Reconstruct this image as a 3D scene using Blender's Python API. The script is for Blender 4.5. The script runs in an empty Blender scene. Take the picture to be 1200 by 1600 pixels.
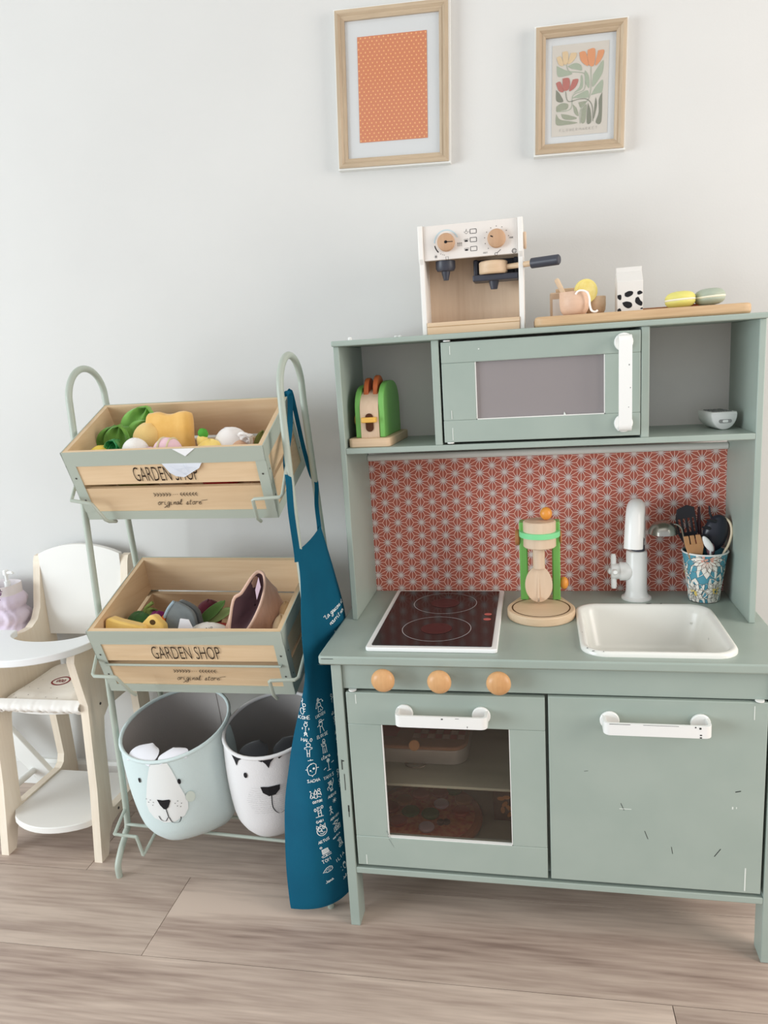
import bpy, bmesh, math, random
from mathutils import Vector, Matrix
from math import sin, cos, pi, radians, sqrt, atan2

random.seed(7)
scene = bpy.context.scene
COL = scene.collection

# ------------------------------------------------------------------ camera
cam_d = bpy.data.cameras.new('camera')
cam = bpy.data.objects.new('camera', cam_d)
COL.objects.link(cam)
scene.camera = cam
F_PX = 1170.92                                   # focal length for the 1200x1600 frame
cam_d.sensor_fit = 'VERTICAL'
cam_d.sensor_height = 36.0
cam_d.lens = F_PX / 1600.0 * 36.0
cam_d.clip_start = 0.05
YAW, PITCH, ROLL = radians(11.7707), radians(-11.4559), radians(-3.5498)
fw = Vector((-sin(YAW) * cos(PITCH), cos(YAW) * cos(PITCH), sin(PITCH)))
r0 = Vector((cos(YAW), sin(YAW), 0))
u0 = r0.cross(fw)
rt = cos(ROLL) * r0 + sin(ROLL) * u0
up = -sin(ROLL) * r0 + cos(ROLL) * u0
cam.matrix_world = Matrix(((rt.x, up.x, -fw.x, .3529), (rt.y, up.y, -fw.y, -1.4798),
                           (rt.z, up.z, -fw.z, .9663), (0, 0, 0, 1)))

# ------------------------------------------------------------------ light
scene.view_settings.view_transform = 'Standard'
scene.view_settings.look = 'None'
scene.view_settings.exposure = 0.20
scene.view_settings.gamma = 1.0
scene.view_settings.use_curve_mapping = False
world = bpy.data.worlds.new('room_light')
scene.world = world
world.use_nodes = True
bg = world.node_tree.nodes['Background']
bg.inputs['Color'].default_value = (0.93, 0.96, 1.0, 1)
bg.inputs['Strength'].default_value = 0.64


def area(name, loc, target, sx, sy, power, color):
    d = bpy.data.lights.new(name, 'AREA')
    d.shape = 'RECTANGLE'
    d.size, d.size_y = sx, sy
    d.energy = power
    d.color = color
    o = bpy.data.objects.new(name, d)
    COL.objects.link(o)
    o.location = loc
    o.rotation_euler = (Vector(target) - Vector(loc)).to_track_quat('-Z', 'Y').to_euler()
    return o


area('window_light_left', (-3.0, -2.2, 0.95), (0.0, -0.1, 0.5), 2.0, 1.5, 84, (0.86, 0.95, 1.0))
area('ceiling_bounce_fill', (.2, -1.25, 2.44), (.2, -1.25, 0), 2.2, 1.8, 5, (1.0, 0.985, 0.96))  # added fill in place of daylight bounced off the ceiling, no lamp hangs here
area('window_light_right', (2.2, -0.95, 1.15), (0.5, -0.25, 0.5), 1.0, 1.4, 26, (1.0, 0.93, 0.86))


# ------------------------------------------------------------------ materials
def lin(c):
    out = []
    for v in c[:3]:
        v = v / 255.0
        out.append(v / 12.92 if v <= .04045 else ((v + .055) / 1.055) ** 2.4)
    return tuple(out) + (1.0,)


MATS = {}


def mat(name, col, rough=.55, spec=.4, metal=0.0, col2=None, nscale=20.0, stretch=(1, 1, 1), bump=0.0,
        bscale=None, detail=3.0, lo=.35, hi=.65, per_object=0.0, alpha=None, sheen=0.0, coat=0.0):
    if name in MATS:
        return MATS[name]
    m = bpy.data.materials.new(name)
    m.use_nodes = True
    nt = m.node_tree
    N, L = nt.nodes, nt.links
    p = N['Principled BSDF']
    p.inputs['Base Color'].default_value = lin(col)
    p.inputs['Roughness'].default_value = rough
    p.inputs['Specular IOR Level'].default_value = spec
    p.inputs['Metallic'].default_value = metal
    if sheen:
        p.inputs['Sheen Weight'].default_value = sheen
    if coat:
        p.inputs['Coat Weight'].default_value = coat
        p.inputs['Coat Roughness'].default_value = .15
    tc = N.new('ShaderNodeTexCoord')
    mp = N.new('ShaderNodeMapping')
    mp.inputs['Scale'].default_value = stretch
    src = tc.outputs['Object']
    if per_object:
        oi = N.new('ShaderNodeObjectInfo')
        ad = N.new('ShaderNodeVectorMath')
        ad.operation = 'ADD'
        ml = N.new('ShaderNodeMath')
        ml.operation = 'MULTIPLY'
        ml.inputs[1].default_value = 37.0
        L.new(oi.outputs['Random'], ml.inputs[0])
        L.new(src, ad.inputs[0])
        L.new(ml.outputs[0], ad.inputs[1])
        src = ad.outputs[0]
    L.new(src, mp.inputs['Vector'])
    if col2 is not None:
        no = N.new('ShaderNodeTexNoise')
        no.inputs['Scale'].default_value = nscale
        no.inputs['Detail'].default_value = detail
        L.new(mp.outputs[0], no.inputs['Vector'])
        cr = N.new('ShaderNodeValToRGB')
        cr.color_ramp.elements[0].position = lo
        cr.color_ramp.elements[1].position = hi
        cr.color_ramp.elements[0].color = lin(col)
        cr.color_ramp.elements[1].color = lin(col2)
        L.new(no.outputs['Fac'], cr.inputs[0])
        out = cr.outputs[0]
        if per_object:
            hs = N.new('ShaderNodeHueSaturation')
            mr = N.new('ShaderNodeMapRange')
            mr.inputs['To Min'].default_value = 1 - per_object
            mr.inputs['To Max'].default_value = 1 + per_object
            L.new(oi.outputs['Random'], mr.inputs['Value'])
            L.new(mr.outputs[0], hs.inputs['Value'])
            L.new(out, hs.inputs['Color'])
            out = hs.outputs[0]
        L.new(out, p.inputs['Base Color'])
    if bump:
        nb = N.new('ShaderNodeTexNoise')
        nb.inputs['Scale'].default_value = bscale or nscale
        nb.inputs['Detail'].default_value = 4
        L.new(mp.outputs[0], nb.inputs['Vector'])
        b = N.new('ShaderNodeBump')
        b.inputs['Strength'].default_value = bump
        b.inputs['Distance'].default_value = .002
        L.new(nb.outputs['Fac'], b.inputs['Height'])
        L.new(b.outputs[0], p.inputs['Normal'])
    MATS[name] = m
    return m


def wood(name, c1, c2, axis='x', scale=18.0, rough=.5, per_object=.0, bump=.12, knots=0.0, c3=None, lo=.33, hi=.64):
    """procedural wood: long streaks along an axis, finer fibre on top"""
    if name in MATS:
        return MATS[name]
    m = bpy.data.materials.new(name)
    m.use_nodes = True
    nt = m.node_tree
    N, L = nt.nodes, nt.links
    p = N['Principled BSDF']
    p.inputs['Roughness'].default_value = rough
    p.inputs['Specular IOR Level'].default_value = .35
    tc = N.new('ShaderNodeTexCoord')
    src = tc.outputs['Object']
    oi = N.new('ShaderNodeObjectInfo')
    ad = N.new('ShaderNodeVectorMath')
    ad.operation = 'ADD'
    ml = N.new('ShaderNodeMath')
    ml.operation = 'MULTIPLY'
    ml.inputs[1].default_value = 53.0
    L.new(oi.outputs['Random'], ml.inputs[0])
    L.new(src, ad.inputs[0])
    L.new(ml.outputs[0], ad.inputs[1])
    st = {'x': (.07, 1, 1), 'y': (1, .07, 1), 'z': (1, 1, .07)}[axis]
    mp = N.new('ShaderNodeMapping')
    mp.inputs['Scale'].default_value = st
    L.new(ad.outputs[0], mp.inputs['Vector'])
    n1 = N.new('ShaderNodeTexNoise')
    n1.inputs['Scale'].default_value = scale
    n1.inputs['Detail'].default_value = 4
    n1.inputs['Distortion'].default_value = .6
    n2 = N.new('ShaderNodeTexNoise')
    n2.inputs['Scale'].default_value = scale * 9
    n2.inputs['Detail'].default_value = 3
    L.new(mp.outputs[0], n1.inputs['Vector'])
    L.new(mp.outputs[0], n2.inputs['Vector'])
    mx = N.new('ShaderNodeMath')
    mx.operation = 'MULTIPLY_ADD'
    mx.inputs[1].default_value = .35
    L.new(n2.outputs['Fac'], mx.inputs[0])
    mx2 = N.new('ShaderNodeMath')
    mx2.operation = 'MULTIPLY'
    mx2.inputs[1].default_value = .65
    L.new(n1.outputs['Fac'], mx2.inputs[0])
    L.new(mx2.outputs[0], mx.inputs[2])
    cr = N.new('ShaderNodeValToRGB')
    e = cr.color_ramp.elements
    e[0].position, e[1].position = lo, hi
    e[0].color, e[1].color = lin(c1), lin(c2)
    if c3:
        k = e.new(lo - .09)
        k.color = lin(c3)
    L.new(mx.outputs[0], cr.inputs[0])
    out = cr.outputs[0]
    if knots:
        # sparse dark knots with rings around them
        mk = N.new('ShaderNodeMapping')
        mk.inputs['Scale'].default_value = (2.3, 6.0, 1) if axis == 'x' else (6, 6, 2.3)
        L.new(ad.outputs[0], mk.inputs['Vector'])
        vo = N.new('ShaderNodeTexVoronoi')
        vo.inputs['Scale'].default_value = knots
        L.new(mk.outputs[0], vo.inputs['Vector'])
        wv = N.new('ShaderNodeMath')
        wv.operation = 'MULTIPLY'
        wv.inputs[1].default_value = 70
        L.new(vo.outputs['Distance'], wv.inputs[0])
        ws = N.new('ShaderNodeMath')
        ws.operation = 'SINE'
        L.new(wv.outputs[0], ws.inputs[0])
        fall = N.new('ShaderNodeMapRange')
        fall.inputs['From Min'].default_value = .02
        fall.inputs['From Max'].default_value = .30
        fall.inputs['To Min'].default_value = .55
        fall.inputs['To Max'].default_value = 0
        L.new(vo.outputs['Distance'], fall.inputs['Value'])
        mm = N.new('ShaderNodeMath')
        mm.operation = 'MULTIPLY_ADD'
        mm.inputs[1].default_value = .25
        mm.inputs[2].default_value = .45
        L.new(ws.outputs[0], mm.inputs[0])
        m3 = N.new('ShaderNodeMath')
        m3.operation = 'MULTIPLY'
        L.new(mm.outputs[0], m3.inputs[0])
        L.new(fall.outputs[0], m3.inputs[1])
        mix = N.new('ShaderNodeMix')
        mix.data_type = 'RGBA'
        mix.inputs['B'].default_value = lin(c3 or c1)
        L.new(m3.outputs[0], mix.inputs['Factor'])
        L.new(out, mix.inputs['A'])
        out = mix.outputs['Result']
    if per_object:
        hs = N.new('ShaderNodeHueSaturation')
        mr = N.new('ShaderNodeMapRange')
        mr.inputs['To Min'].default_value = 1 - per_object
        mr.inputs['To Max'].default_value = 1 + per_object
        L.new(oi.outputs['Random'], mr.inputs['Value'])
        L.new(mr.outputs[0], hs.inputs['Value'])
        L.new(out, hs.inputs['Color'])
        out = hs.outputs[0]
    L.new(out, p.inputs['Base Color'])
    b = N.new('ShaderNodeBump')
    b.inputs['Strength'].default_value = bump
    b.inputs['Distance'].default_value = .0015
    L.new(n2.outputs['Fac'], b.inputs['Height'])
    L.new(b.outputs[0], p.inputs['Normal'])
    MATS[name] = m
    return m


def glass(name, tint, diffuse, dmix, rough=.03):
    """thin tinted acrylic pane: see-through tint + a little haze + mirror gloss"""
    m = bpy.data.materials.new(name)
    m.use_nodes = True
    nt = m.node_tree
    N, L = nt.nodes, nt.links
    N.remove(N['Principled BSDF'])
    out = N['Material Output']
    tr = N.new('ShaderNodeBsdfTransparent')
    tr.inputs[0].default_value = lin(tint)
    df = N.new('ShaderNodeBsdfDiffuse')
    df.inputs[0].default_value = lin(diffuse)
    gl = N.new('ShaderNodeBsdfGlossy')
    gl.inputs['Roughness'].default_value = rough
    gl.inputs[0].default_value = (1, 1, 1, 1)
    m1 = N.new('ShaderNodeMixShader')
    m1.inputs[0].default_value = dmix
    L.new(tr.outputs[0], m1.inputs[1])
    L.new(df.outputs[0], m1.inputs[2])
    fr = N.new('ShaderNodeFresnel')
    # thin sheet: same Fresnel from either side
    ge = N.new('ShaderNodeNewGeometry')
    mr = N.new('ShaderNodeMapRange')
    mr.inputs['To Min'].default_value = 1.45
    mr.inputs['To Max'].default_value = 1 / 1.45
    L.new(ge.outputs['Backfacing'], mr.inputs['Value'])
    L.new(mr.outputs[0], fr.inputs[0])
    m2 = N.new('ShaderNodeMixShader')
    L.new(fr.outputs[0], m2.inputs[0])
    L.new(m1.outputs[0], m2.inputs[1])
    L.new(gl.outputs[0], m2.inputs[2])
    L.new(m2.outputs[0], out.inputs[0])
    MATS[name] = m
    return m


SAGE = mat('sage_paint', (162, 174, 165), .36, .4, col2=(156, 169, 160), nscale=9, bump=.06, bscale=60)
METAL = mat('sage_metal', (172, 180, 168), .4, .45)
WHITE = mat('white_paint', (232, 232, 228), .4, .4)
WPLAST = mat('white_plastic', (236, 236, 233), .3, .5)
ENAMEL = mat('white_enamel', (230, 229, 222), .25, .5)
BLACK = mat('black_ink', (34, 33, 36), .6, .2)
DKBLUE = mat('dark_slate_plastic', (62, 64, 74), .4, .4)
SCUFF = mat('dark_scuff', (52, 55, 52), .7, .2)
CHIP = mat('pale_chip', (222, 226, 220), .6, .2)
GAP = mat('deep_shadow_board', (60, 64, 60), .8, .1)
WALLM = mat('wall_paint', (212, 211, 208), .8, .2, col2=(209, 208, 205), nscale=3, bump=.08, bscale=260)
BEECH = wood('beech', (208, 180, 152), (221, 196, 170), 'z', 20)
BEECHX = wood('beech_along_x', (206, 176, 142), (222, 195, 164), 'x', 20)
PLY = wood('pale_plywood', (226, 212, 190), (233, 219, 196), 'z', 22)
KNOBW = wood('knob_wood', (202, 152, 102), (214, 167, 118), 'z', 30, rough=.35)
PINE = wood('pine_crate', (206, 175, 137), (223, 196, 160), 'x', 14, per_object=.05, knots=.9, c3=(180, 142, 106))
PINEY = wood('pine_crate_deep', (206, 175, 137), (223, 196, 160), 'y', 14, per_object=.05, c3=(184, 148, 112))
OAK = wood('oak_frame', (168, 147, 122), (194, 174, 148), 'z', 40, c3=(142, 120, 96))
OAKX = wood('oak_frame_along_x', (168, 147, 122), (194, 174, 148), 'x', 40, c3=(142, 120, 96))
BOARDW = wood('cutting_board_wood', (186, 152, 114), (212, 180, 142), 'x', 26, c3=(160, 124, 88))
PINKW = wood('pinkish_beech', (214, 178, 152), (226, 194, 170), 'x', 22)
FLOORM = wood('floor_oak', (164, 145, 133), (199, 181, 167), 'x', 13, rough=.42, per_object=.05, bump=.06, knots=.55,
              c3=(136, 117, 107), lo=.40, hi=.58)


# ------------------------------------------------------------------ mesh builder
class MB:
    def __init__(self, fn=None):
        self.v, self.f, self.mi, self.fn, self.cur = [], [], [], fn, 0

    def add(self, vs, fs):
        n = len(self.v)
        if self.fn:
            vs = [self.fn(*p) for p in vs]
        self.v += [tuple(p) for p in vs]
        self.f += [tuple(i + n for i in f) for f in fs]
        self.mi += [self.cur] * len(fs)
        return self

    def box(self, x0, x1, y0, y1, z0, z1):
        vs = [(x0, y0, z0), (x1, y0, z0), (x1, y1, z0), (x0, y1, z0), (x0, y0, z1), (x1, y0, z1), (x1, y1, z1), (x0, y1, z1)]
        return self.add(vs, [(0, 3, 2, 1), (4, 5, 6, 7), (0, 1, 5, 4), (1, 2, 6, 5), (2, 3, 7, 6), (3, 0, 4, 7)])

    def prism(self, poly, axis, a, b):
        """extrude a 2-D outline. axis y: outline is (x,z); axis x: (y,z); axis z: (x,y)"""
        def P(p, t):
            return {'x': (t, p[0], p[1]), 'y': (p[0], t, p[1]), 'z': (p[0], p[1], t)}[axis]
        n = len(poly)
        vs = [P(p, a) for p in poly] + [P(p, b) for p in poly]
        fs = [tuple(range(n)), tuple(range(2 * n - 1, n - 1, -1))]
        fs += [(i, i + n, (i + 1) % n + n, (i + 1) % n) for i in range(n)]
        return self.add(vs, fs)

    def tube(self, pts, r, seg=10, closed=False, caps=True, flat=None):
        pts = [Vector(p) for p in pts]
        n = len(pts)
        rs = r if isinstance(r, (list, tuple)) else [r] * n
        tang = []
        for i in range(n):
            a = pts[(i - 1) % n] if (closed or i > 0) else pts[i]
            b = pts[(i + 1) % n] if (closed or i < n - 1) else pts[i]
            tang.append((b - a).normalized())
        ref = Vector((0, 0, 1)) if abs(tang[0].z) < .9 else Vector((1, 0, 0))
        nrm = (ref - tang[0] * ref.dot(tang[0])).normalized()
        vs = []
        for i in range(n):
            nrm = (nrm - tang[i] * nrm.dot(tang[i]))
            nrm.normalize()
            bi = tang[i].cross(nrm)
            for k in range(seg):
                a = 2 * pi * k / seg
                w = flat if flat else 1.0
                vs.append(pts[i] + (nrm * cos(a) + bi * sin(a) * w) * rs[i])
        fs = []
        for i in range(n if closed else n - 1):
            j = (i + 1) % n
            for k in range(seg):
                l = (k + 1) % seg
                fs.append((i * seg + k, i * seg + l, j * seg + l, j * seg + k))
        if caps and not closed:
            fs.append(tuple(range(seg - 1, -1, -1)))
            fs.append(tuple((n - 1) * seg + k for k in range(seg)))
        return self.add(vs, fs)

    def lathe(self, prof, c=(0, 0, 0), axis='z', seg=28, cap0=True, cap1=True):
        vs, fs = [], []
        for r, h in prof:
            for k in range(seg):
                a = 2 * pi * k / seg
                x, y = r * cos(a), r * sin(a)
                if axis == 'z':
                    q = (x, y, h)
                elif axis == 'y':
                    q = (x, h, -y)
                else:
                    q = (h, x, y)
                vs.append((c[0] + q[0], c[1] + q[1], c[2] + q[2]))
        for i in range(len(prof) - 1):
            for k in range(seg):
                l = (k + 1) % seg
                fs.append((i * seg + k, i * seg + l, (i + 1) * seg + l, (i + 1) * seg + k))
        if cap0 and prof[0][0] > 1e-6:
            fs.append(tuple(range(seg - 1, -1, -1)))
        if cap1 and prof[-1][0] > 1e-6:
            fs.append(tuple((len(prof) - 1) * seg + k for k in range(seg)))
        return self.add(vs, fs)

    def cyl(self, c, r, h, axis='z', seg=28, bev=0.0):
        if bev:
            return self.lathe([(r - bev, 0), (r, bev), (r, h - bev), (r - bev, h)], c, axis, seg)
        return self.lathe([(r, 0), (r, h)], c, axis, seg)

    def blob(self, c, rad, nu=24, nv=14, wob=0.0, seed=0, rot=None, power=1.0, fn=None):
        rnd = random.Random(seed)
        ph = [rnd.uniform(0, 6.28) for _ in range(6)]
        vs, fs = [], []
        R = Matrix.Identity(3) if rot is None else rot

        def sp(t):
            return math.copysign(abs(t) ** power, t)
        for i in range(nv + 1):
            th = pi * i / nv
            for k in range(nu):
                a = 2 * pi * k / nu
                d = Vector((sp(sin(th)) * sp(cos(a)), sp(sin(th)) * sp(sin(a)), sp(cos(th))))
                w = 1 + wob * (sin(3 * a + ph[0]) * sin(2 * th + ph[1]) + .6 * sin(5 * a + ph[2]) * sin(3 * th + ph[3]))
                q = Vector((d.x * rad[0], d.y * rad[1], d.z * rad[2])) * w
                if fn:
                    q = fn(q, a, th)
                q = R @ q
                vs.append((c[0] + q.x, c[1] + q.y, c[2] + q.z))
        for i in range(nv):
            for k in range(nu):
                l = (k + 1) % nu
                fs.append((i * nu + k, (i + 1) * nu + k, (i + 1) * nu + l, i * nu + l))
        return self.add(vs, fs)

    def grid(self, fn, nu, nv, thick=None, closed_u=False):
        """surface fn(s,t); with thick, a second offset sheet makes it solid"""
        P = [[Vector(fn(i / nu, j / nv)) for i in range(nu + 1)] for j in range(nv + 1)]
        vs = [p for row in P for p in row]
        w = nu + 1
        fs = [(j * w + i, j * w + i + 1, (j + 1) * w + i + 1, (j + 1) * w + i) for j in range(nv) for i in range(nu)]
        if thick:
            nn = len(vs)
            off = []
            for j in range(nv + 1):
                for i in range(nu + 1):
                    a = P[j][min(i + 1, nu)] - P[j][max(i - 1, 0)]
                    b = P[min(j + 1, nv)][i] - P[max(j - 1, 0)][i]
                    n = a.cross(b)
                    n = n.normalized() if n.length > 1e-12 else Vector((0, 0, 1))
                    off.append(P[j][i] - n * thick)
            vs += off
            fs += [tuple(nn + q for q in reversed(f)) for f in fs]
            bord = [i for i in range(nu + 1)] + [j * w + nu for j in range(1, nv + 1)] + \
                   [nv * w + i for i in range(nu - 1, -1, -1)] + [j * w for j in range(nv - 1, 0, -1)]
            for q in range(len(bord)):
                a, b = bord[q], bord[(q + 1) % len(bord)]
                fs.append((a, nn + a, nn + b, b))
        return self.add(vs, fs)

    def poly(self, pts, mp):
        return self.add([mp(*p) for p in pts], [tuple(range(len(pts)))])

    def disc(self, cx, cy, rx, ry, mp, seg=16, rot=0.0):
        c, s = cos(rot), sin(rot)
        pts = []
        for k in range(seg):
            a = 2 * pi * k / seg
            x, y = rx * cos(a), ry * sin(a)
            pts.append((cx + x * c - y * s, cy + x * s + y * c))
        return self.poly(pts, mp)

    def stroke(self, pts, w, mp, closed=False):
        """flat printed line of width w following 2-D points"""
        pts = [Vector((p[0], p[1])) for p in pts]
        if closed:
            pts = pts + [pts[0]]
        n = len(pts)
        if n < 2:
            return self
        vs, fs = [], []
        for i in range(n):
            if i == 0:
                d = pts[1] - pts[0]
                if closed:
                    d = pts[1] - pts[-2]
            elif i == n - 1:
                d = pts[-1] - pts[-2]
                if closed:
                    d = pts[1] - pts[-2]
            else:
                d = pts[i + 1] - pts[i - 1]
            if d.length < 1e-9:
                d = Vector((1, 0))
            d.normalize()
            q = Vector((-d.y, d.x)) * w / 2
            a, b = pts[i] + q, pts[i] - q
            vs += [mp(a.x, a.y), mp(b.x, b.y)]
        fs = [(2 * i, 2 * i + 1, 2 * i + 3, 2 * i + 2) for i in range(n - 1)]
        return self.add(vs, fs)


STUFF = {'lettering', 'pale_scratch', 'scratch', 'scuff_marks', 'smudge', 'polka_dots', 'printed_leaves', 'printed_flower', 'printed_star_lines', 'printed_stars', 'enamel_chips',
         'printed_symbols', 'cow_spots', 'printed_petals', 'printed_outlines', 'printed_yellow_hearts', 'printed_pink_hearts', 'printed_face', 'printed_whisker_hatching',
         'printed_stripes', 'printed_dots', 'printed_sprigs', 'printed_pasta', 'red_checks', 'white_checks', 'faint_lines', 'emblem', 'buttons', 'red_heating_zone', 'printed_drawings', 'screws', 'pointer'}


def obj(name, mb, m, parent=None, smooth=35, bevel=0.0, label=None, kind=None, subsurf=0):
    me = bpy.data.meshes.new(name)
    me.from_pydata([tuple(v) for v in mb.v], [], mb.f)
    mats = m if isinstance(m, (list, tuple)) else [m]
    for q in mats:
        me.materials.append(q)
    if len(mats) > 1:
        me.polygons.foreach_set('material_index', mb.mi)
    if smooth:
        me.polygons.foreach_set('use_smooth', [True] * len(me.polygons))
        me.update()
        me.set_sharp_from_angle(angle=radians(smooth))
    me.update()
    o = bpy.data.objects.new(name, me)
    COL.objects.link(o)
    if parent is not None:
        o.parent = parent
    if bevel:
        b = o.modifiers.new('bevel', 'BEVEL')
        b.width = bevel
        b.segments = 2
        b.limit_method = 'ANGLE'
        b.angle_limit = radians(40)
    if subsurf:
        s = o.modifiers.new('subsurf', 'SUBSURF')
        s.levels = s.render_levels = subsurf
    if label:
        o['label'] = label
    if name in STUFF:
        kind = 'stuff'
    if kind:
        o['kind'] = kind
    return o


def thing(name, label, cat, loc=(0, 0, 0), rotz=0.0, group=None, rot=None):
    o = bpy.data.objects.new(name, None)
    o.empty_display_size = .03
    COL.objects.link(o)
    o.location = loc
    o.rotation_euler = rot if rot else (0, 0, rotz)
    o['label'], o['category'] = label, cat
    if group:
        o['group'] = group
    return o


def tag(o, label, cat, group=None, loc=None):
    o['label'], o['category'] = label, cat
    if group:
        o['group'] = group
    return o


def at(o, loc):
    """give a single-mesh thing its own origin at loc (mesh was written in world coordinates)"""
    o.data.transform(Matrix.Translation(-Vector(loc)))
    o.location = loc
    return o


def rrect(x0, x1, y0, y1, r, n=5):
    pts = []
    for cx, cy, a0 in ((x1 - r, y1 - r, 0), (x0 + r, y1 - r, 90), (x0 + r, y0 + r, 180), (x1 - r, y0 + r, 270)):
        for k in range(n + 1):
            a = radians(a0 + 90 * k / n)
            pts.append((cx + r * cos(a), cy + r * sin(a)))
    return pts


def smooth_path(pts, n=6):
    """Catmull-Rom through the points"""
    P = [Vector(p) for p in pts]
    out = []
    for i in range(len(P) - 1):
        p0, p1, p2, p3 = P[max(i - 1, 0)], P[i], P[i + 1], P[min(i + 2, len(P) - 1)]
        for k in range(n):
            t = k / n
            out.append(.5 * ((2 * p1) + (p2 - p0) * t + (2 * p0 - 5 * p1 + 4 * p2 - p3) * t * t + (3 * p1 - p0 - 3 * p2 + p3) * t ** 3))
    out.append(P[-1])
    return out


def text2d(s, size, sx=1.0, shear=0.0):
    """outline text as 2-D vertices and faces, centred on the origin"""
    cu = bpy.data.curves.new('lettering_curve', 'FONT')
    cu.body = s
    cu.size = size
    cu.shear = shear
    cu.align_x = 'CENTER'
    cu.align_y = 'CENTER'
    cu.resolution_u = 3
    cu.offset = -.011
    o = bpy.data.objects.new('lettering_curve', cu)
    COL.objects.link(o)
    bpy.context.view_layer.update()
    dg = bpy.context.evaluated_depsgraph_get()
    me = bpy.data.meshes.new_from_object(o.evaluated_get(dg))
    vs = [(v.co.x * sx, v.co.y) for v in me.vertices]
    fs = [tuple(p.vertices) for p in me.polygons]
    bpy.data.objects.remove(o)
    bpy.data.meshes.remove(me)
    return vs, fs


# hand-drawn stroke letters on a unit box (0..1)
GL = {
    'A': [[(0, 0), (.45, 1), (.9, 0)], [(.18, .4), (.72, .4)]], 'B': [[(0, 0), (0, 1), (.6, .9), (.6, .6), (0, .52), (.7, .4), (.65, .08), (0, 0)]],
    'C': [[(.8, .85), (.45, 1), (.05, .7), (.05, .3), (.4, 0), (.8, .15)]], 'D': [[(0, 0), (0, 1), (.5, .95), (.8, .5), (.5, .05), (0, 0)]],
    'E': [[(.75, 1), (0, 1), (0, 0), (.75, 0)], [(0, .5), (.6, .5)]], 'F': [[(.7, 1), (0, 1), (0, 0)], [(0, .52), (.55, .52)]],
    'G': [[(.8, .85), (.45, 1), (.05, .7), (.05, .3), (.4, 0), (.8, .15), (.8, .45), (.5, .45)]],
    'H': [[(0, 0), (0, 1)], [(.75, 0), (.75, 1)], [(0, .5), (.75, .5)]], 'I': [[(.3, 0), (.3, 1)]],
    'J': [[(.6, 1), (.6, .2), (.3, 0), (0, .2)]], 'K': [[(0, 0), (0, 1)], [(.75, 1), (0, .45), (.8, 0)]], 'L': [[(0, 1), (0, 0), (.7, 0)]],
    'M': [[(0, 0), (.05, 1), (.45, .4), (.85, 1), (.9, 0)]], 'N': [[(0, 0), (0, 1), (.75, 0), (.75, 1)]],
    'O': [[(.4, 1), (.05, .7), (.05, .3), (.4, 0), (.75, .3), (.75, .7), (.4, 1)]], 'P': [[(0, 0), (0, 1), (.65, .9), (.65, .6), (0, .5)]],
    'R': [[(0, 0), (0, 1), (.65, .9), (.65, .6), (0, .5), (.75, 0)]], 'S': [[(.75, .88), (.4, 1), (.05, .78), (.4, .52), (.75, .25), (.4, 0), (.02, .12)]],
    'T': [[(0, 1), (.8, 1)], [(.4, 1), (.4, 0)]], 'U': [[(0, 1), (.05, .2), (.4, 0), (.7, .2), (.75, 1)]], 'W': [[(0, 1), (.2, 0), (.45, .7), (.7, 0), (.9, 1)]],
    'Y': [[(0, 1), (.4, .5), (.8, 1)], [(.4, .5), (.4, 0)]], ' ': [], '.': [[(.2, 0), (.3, .08)]], '"': [[(.1, 1), (.1, .75)], [(.35, 1), (.35, .75)]],
    'o': [[(.35, .6), (.05, .4), (.1, .05), (.4, 0), (.6, .3), (.35, .6), (.8, .5)]], 'r': [[(0, 0), (.15, .6), (.3, .5), (.7, .58)]],
    'i': [[(.1, .6), (.15, .05), (.5, .05)], [(.15, .85), (.2, .9)]], 'g': [[(.55, .55), (.2, .6), (.05, .25), (.35, .05), (.6, .55), (.5, -.4), (.15, -.55), (0, -.35), (.75, .1)]],
    'n': [[(0, .55), (.1, 0), (.15, .4), (.45, .58), (.5, .05), (.8, .1)]], 'a': [[(.55, .55), (.2, .6), (.02, .2), (.3, 0), (.55, .55), (.6, .05), (.85, .1)]],
    'l': [[(0, .1), (.4, .8), (.3, 1.1), (.15, .6), (.25, 0), (.6, .1)]], 's': [[(0, .05), (.35, .6), (.45, .25), (.2, -.02), (.75, .1)]],
    't': [[(.3, 1), (.2, .05), (.55, .08)], [(0, .65), (.6, .68)]], 'e': [[(.05, .25), (.55, .35), (.35, .6), (.05, .3), (.3, 0), (.8, .15)]],
    'u': [[(.05, .58), (.1, .05), (.45, .05), (.55, .58), (.6, 0)]], 'h': [[(.05, 1), (.05, 0)], [(.05, .4), (.4, .58), (.55, 0)]],
    'm': [[(0, .55), (.05, 0)], [(.05, .4), (.25, .58), (.38, 0)], [(.38, .4), (.58, .58), (.7, 0)]], 'c': [[(.55, .5), (.25, .6), (.05, .25), (.3, 0), (.6, .1)]],
    'b': [[(.05, 1), (.05, 0), (.45, .05), (.5, .45), (.08, .5)]], 'd': [[(.55, 1), (.55, 0), (.1, .05), (.05, .45), (.52, .5)]],
}


def strokes(mb, s, x, y, h, w, mp, adv=1.05, ang=0.0, centre=True, slant=0.0, wx=.8):
    """write s with stroke letters; h letter height, w pen width"""
    tot = len(s) * h * wx * adv
    ox = -tot / 2 if centre else 0
    c, sn = cos(ang), sin(ang)
    for ch in s:
        for st in GL.get(ch, []):
            pts = []
            for (a, b) in st:
                px, py = ox + a * h * wx + slant * b * h, b * h - (h / 2 if centre else 0)
                pts.append((x + px * c - py * sn, y + px * sn + py * c))
            if ch in 'originalstecubdmh' and len(pts) > 2:
                pts = [(p.x, p.y) for p in smooth_path([(p[0], p[1], 0) for p in pts], 3)]
            mb.stroke(pts, w, mp)
        ox += h * wx * adv
    return mb
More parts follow.
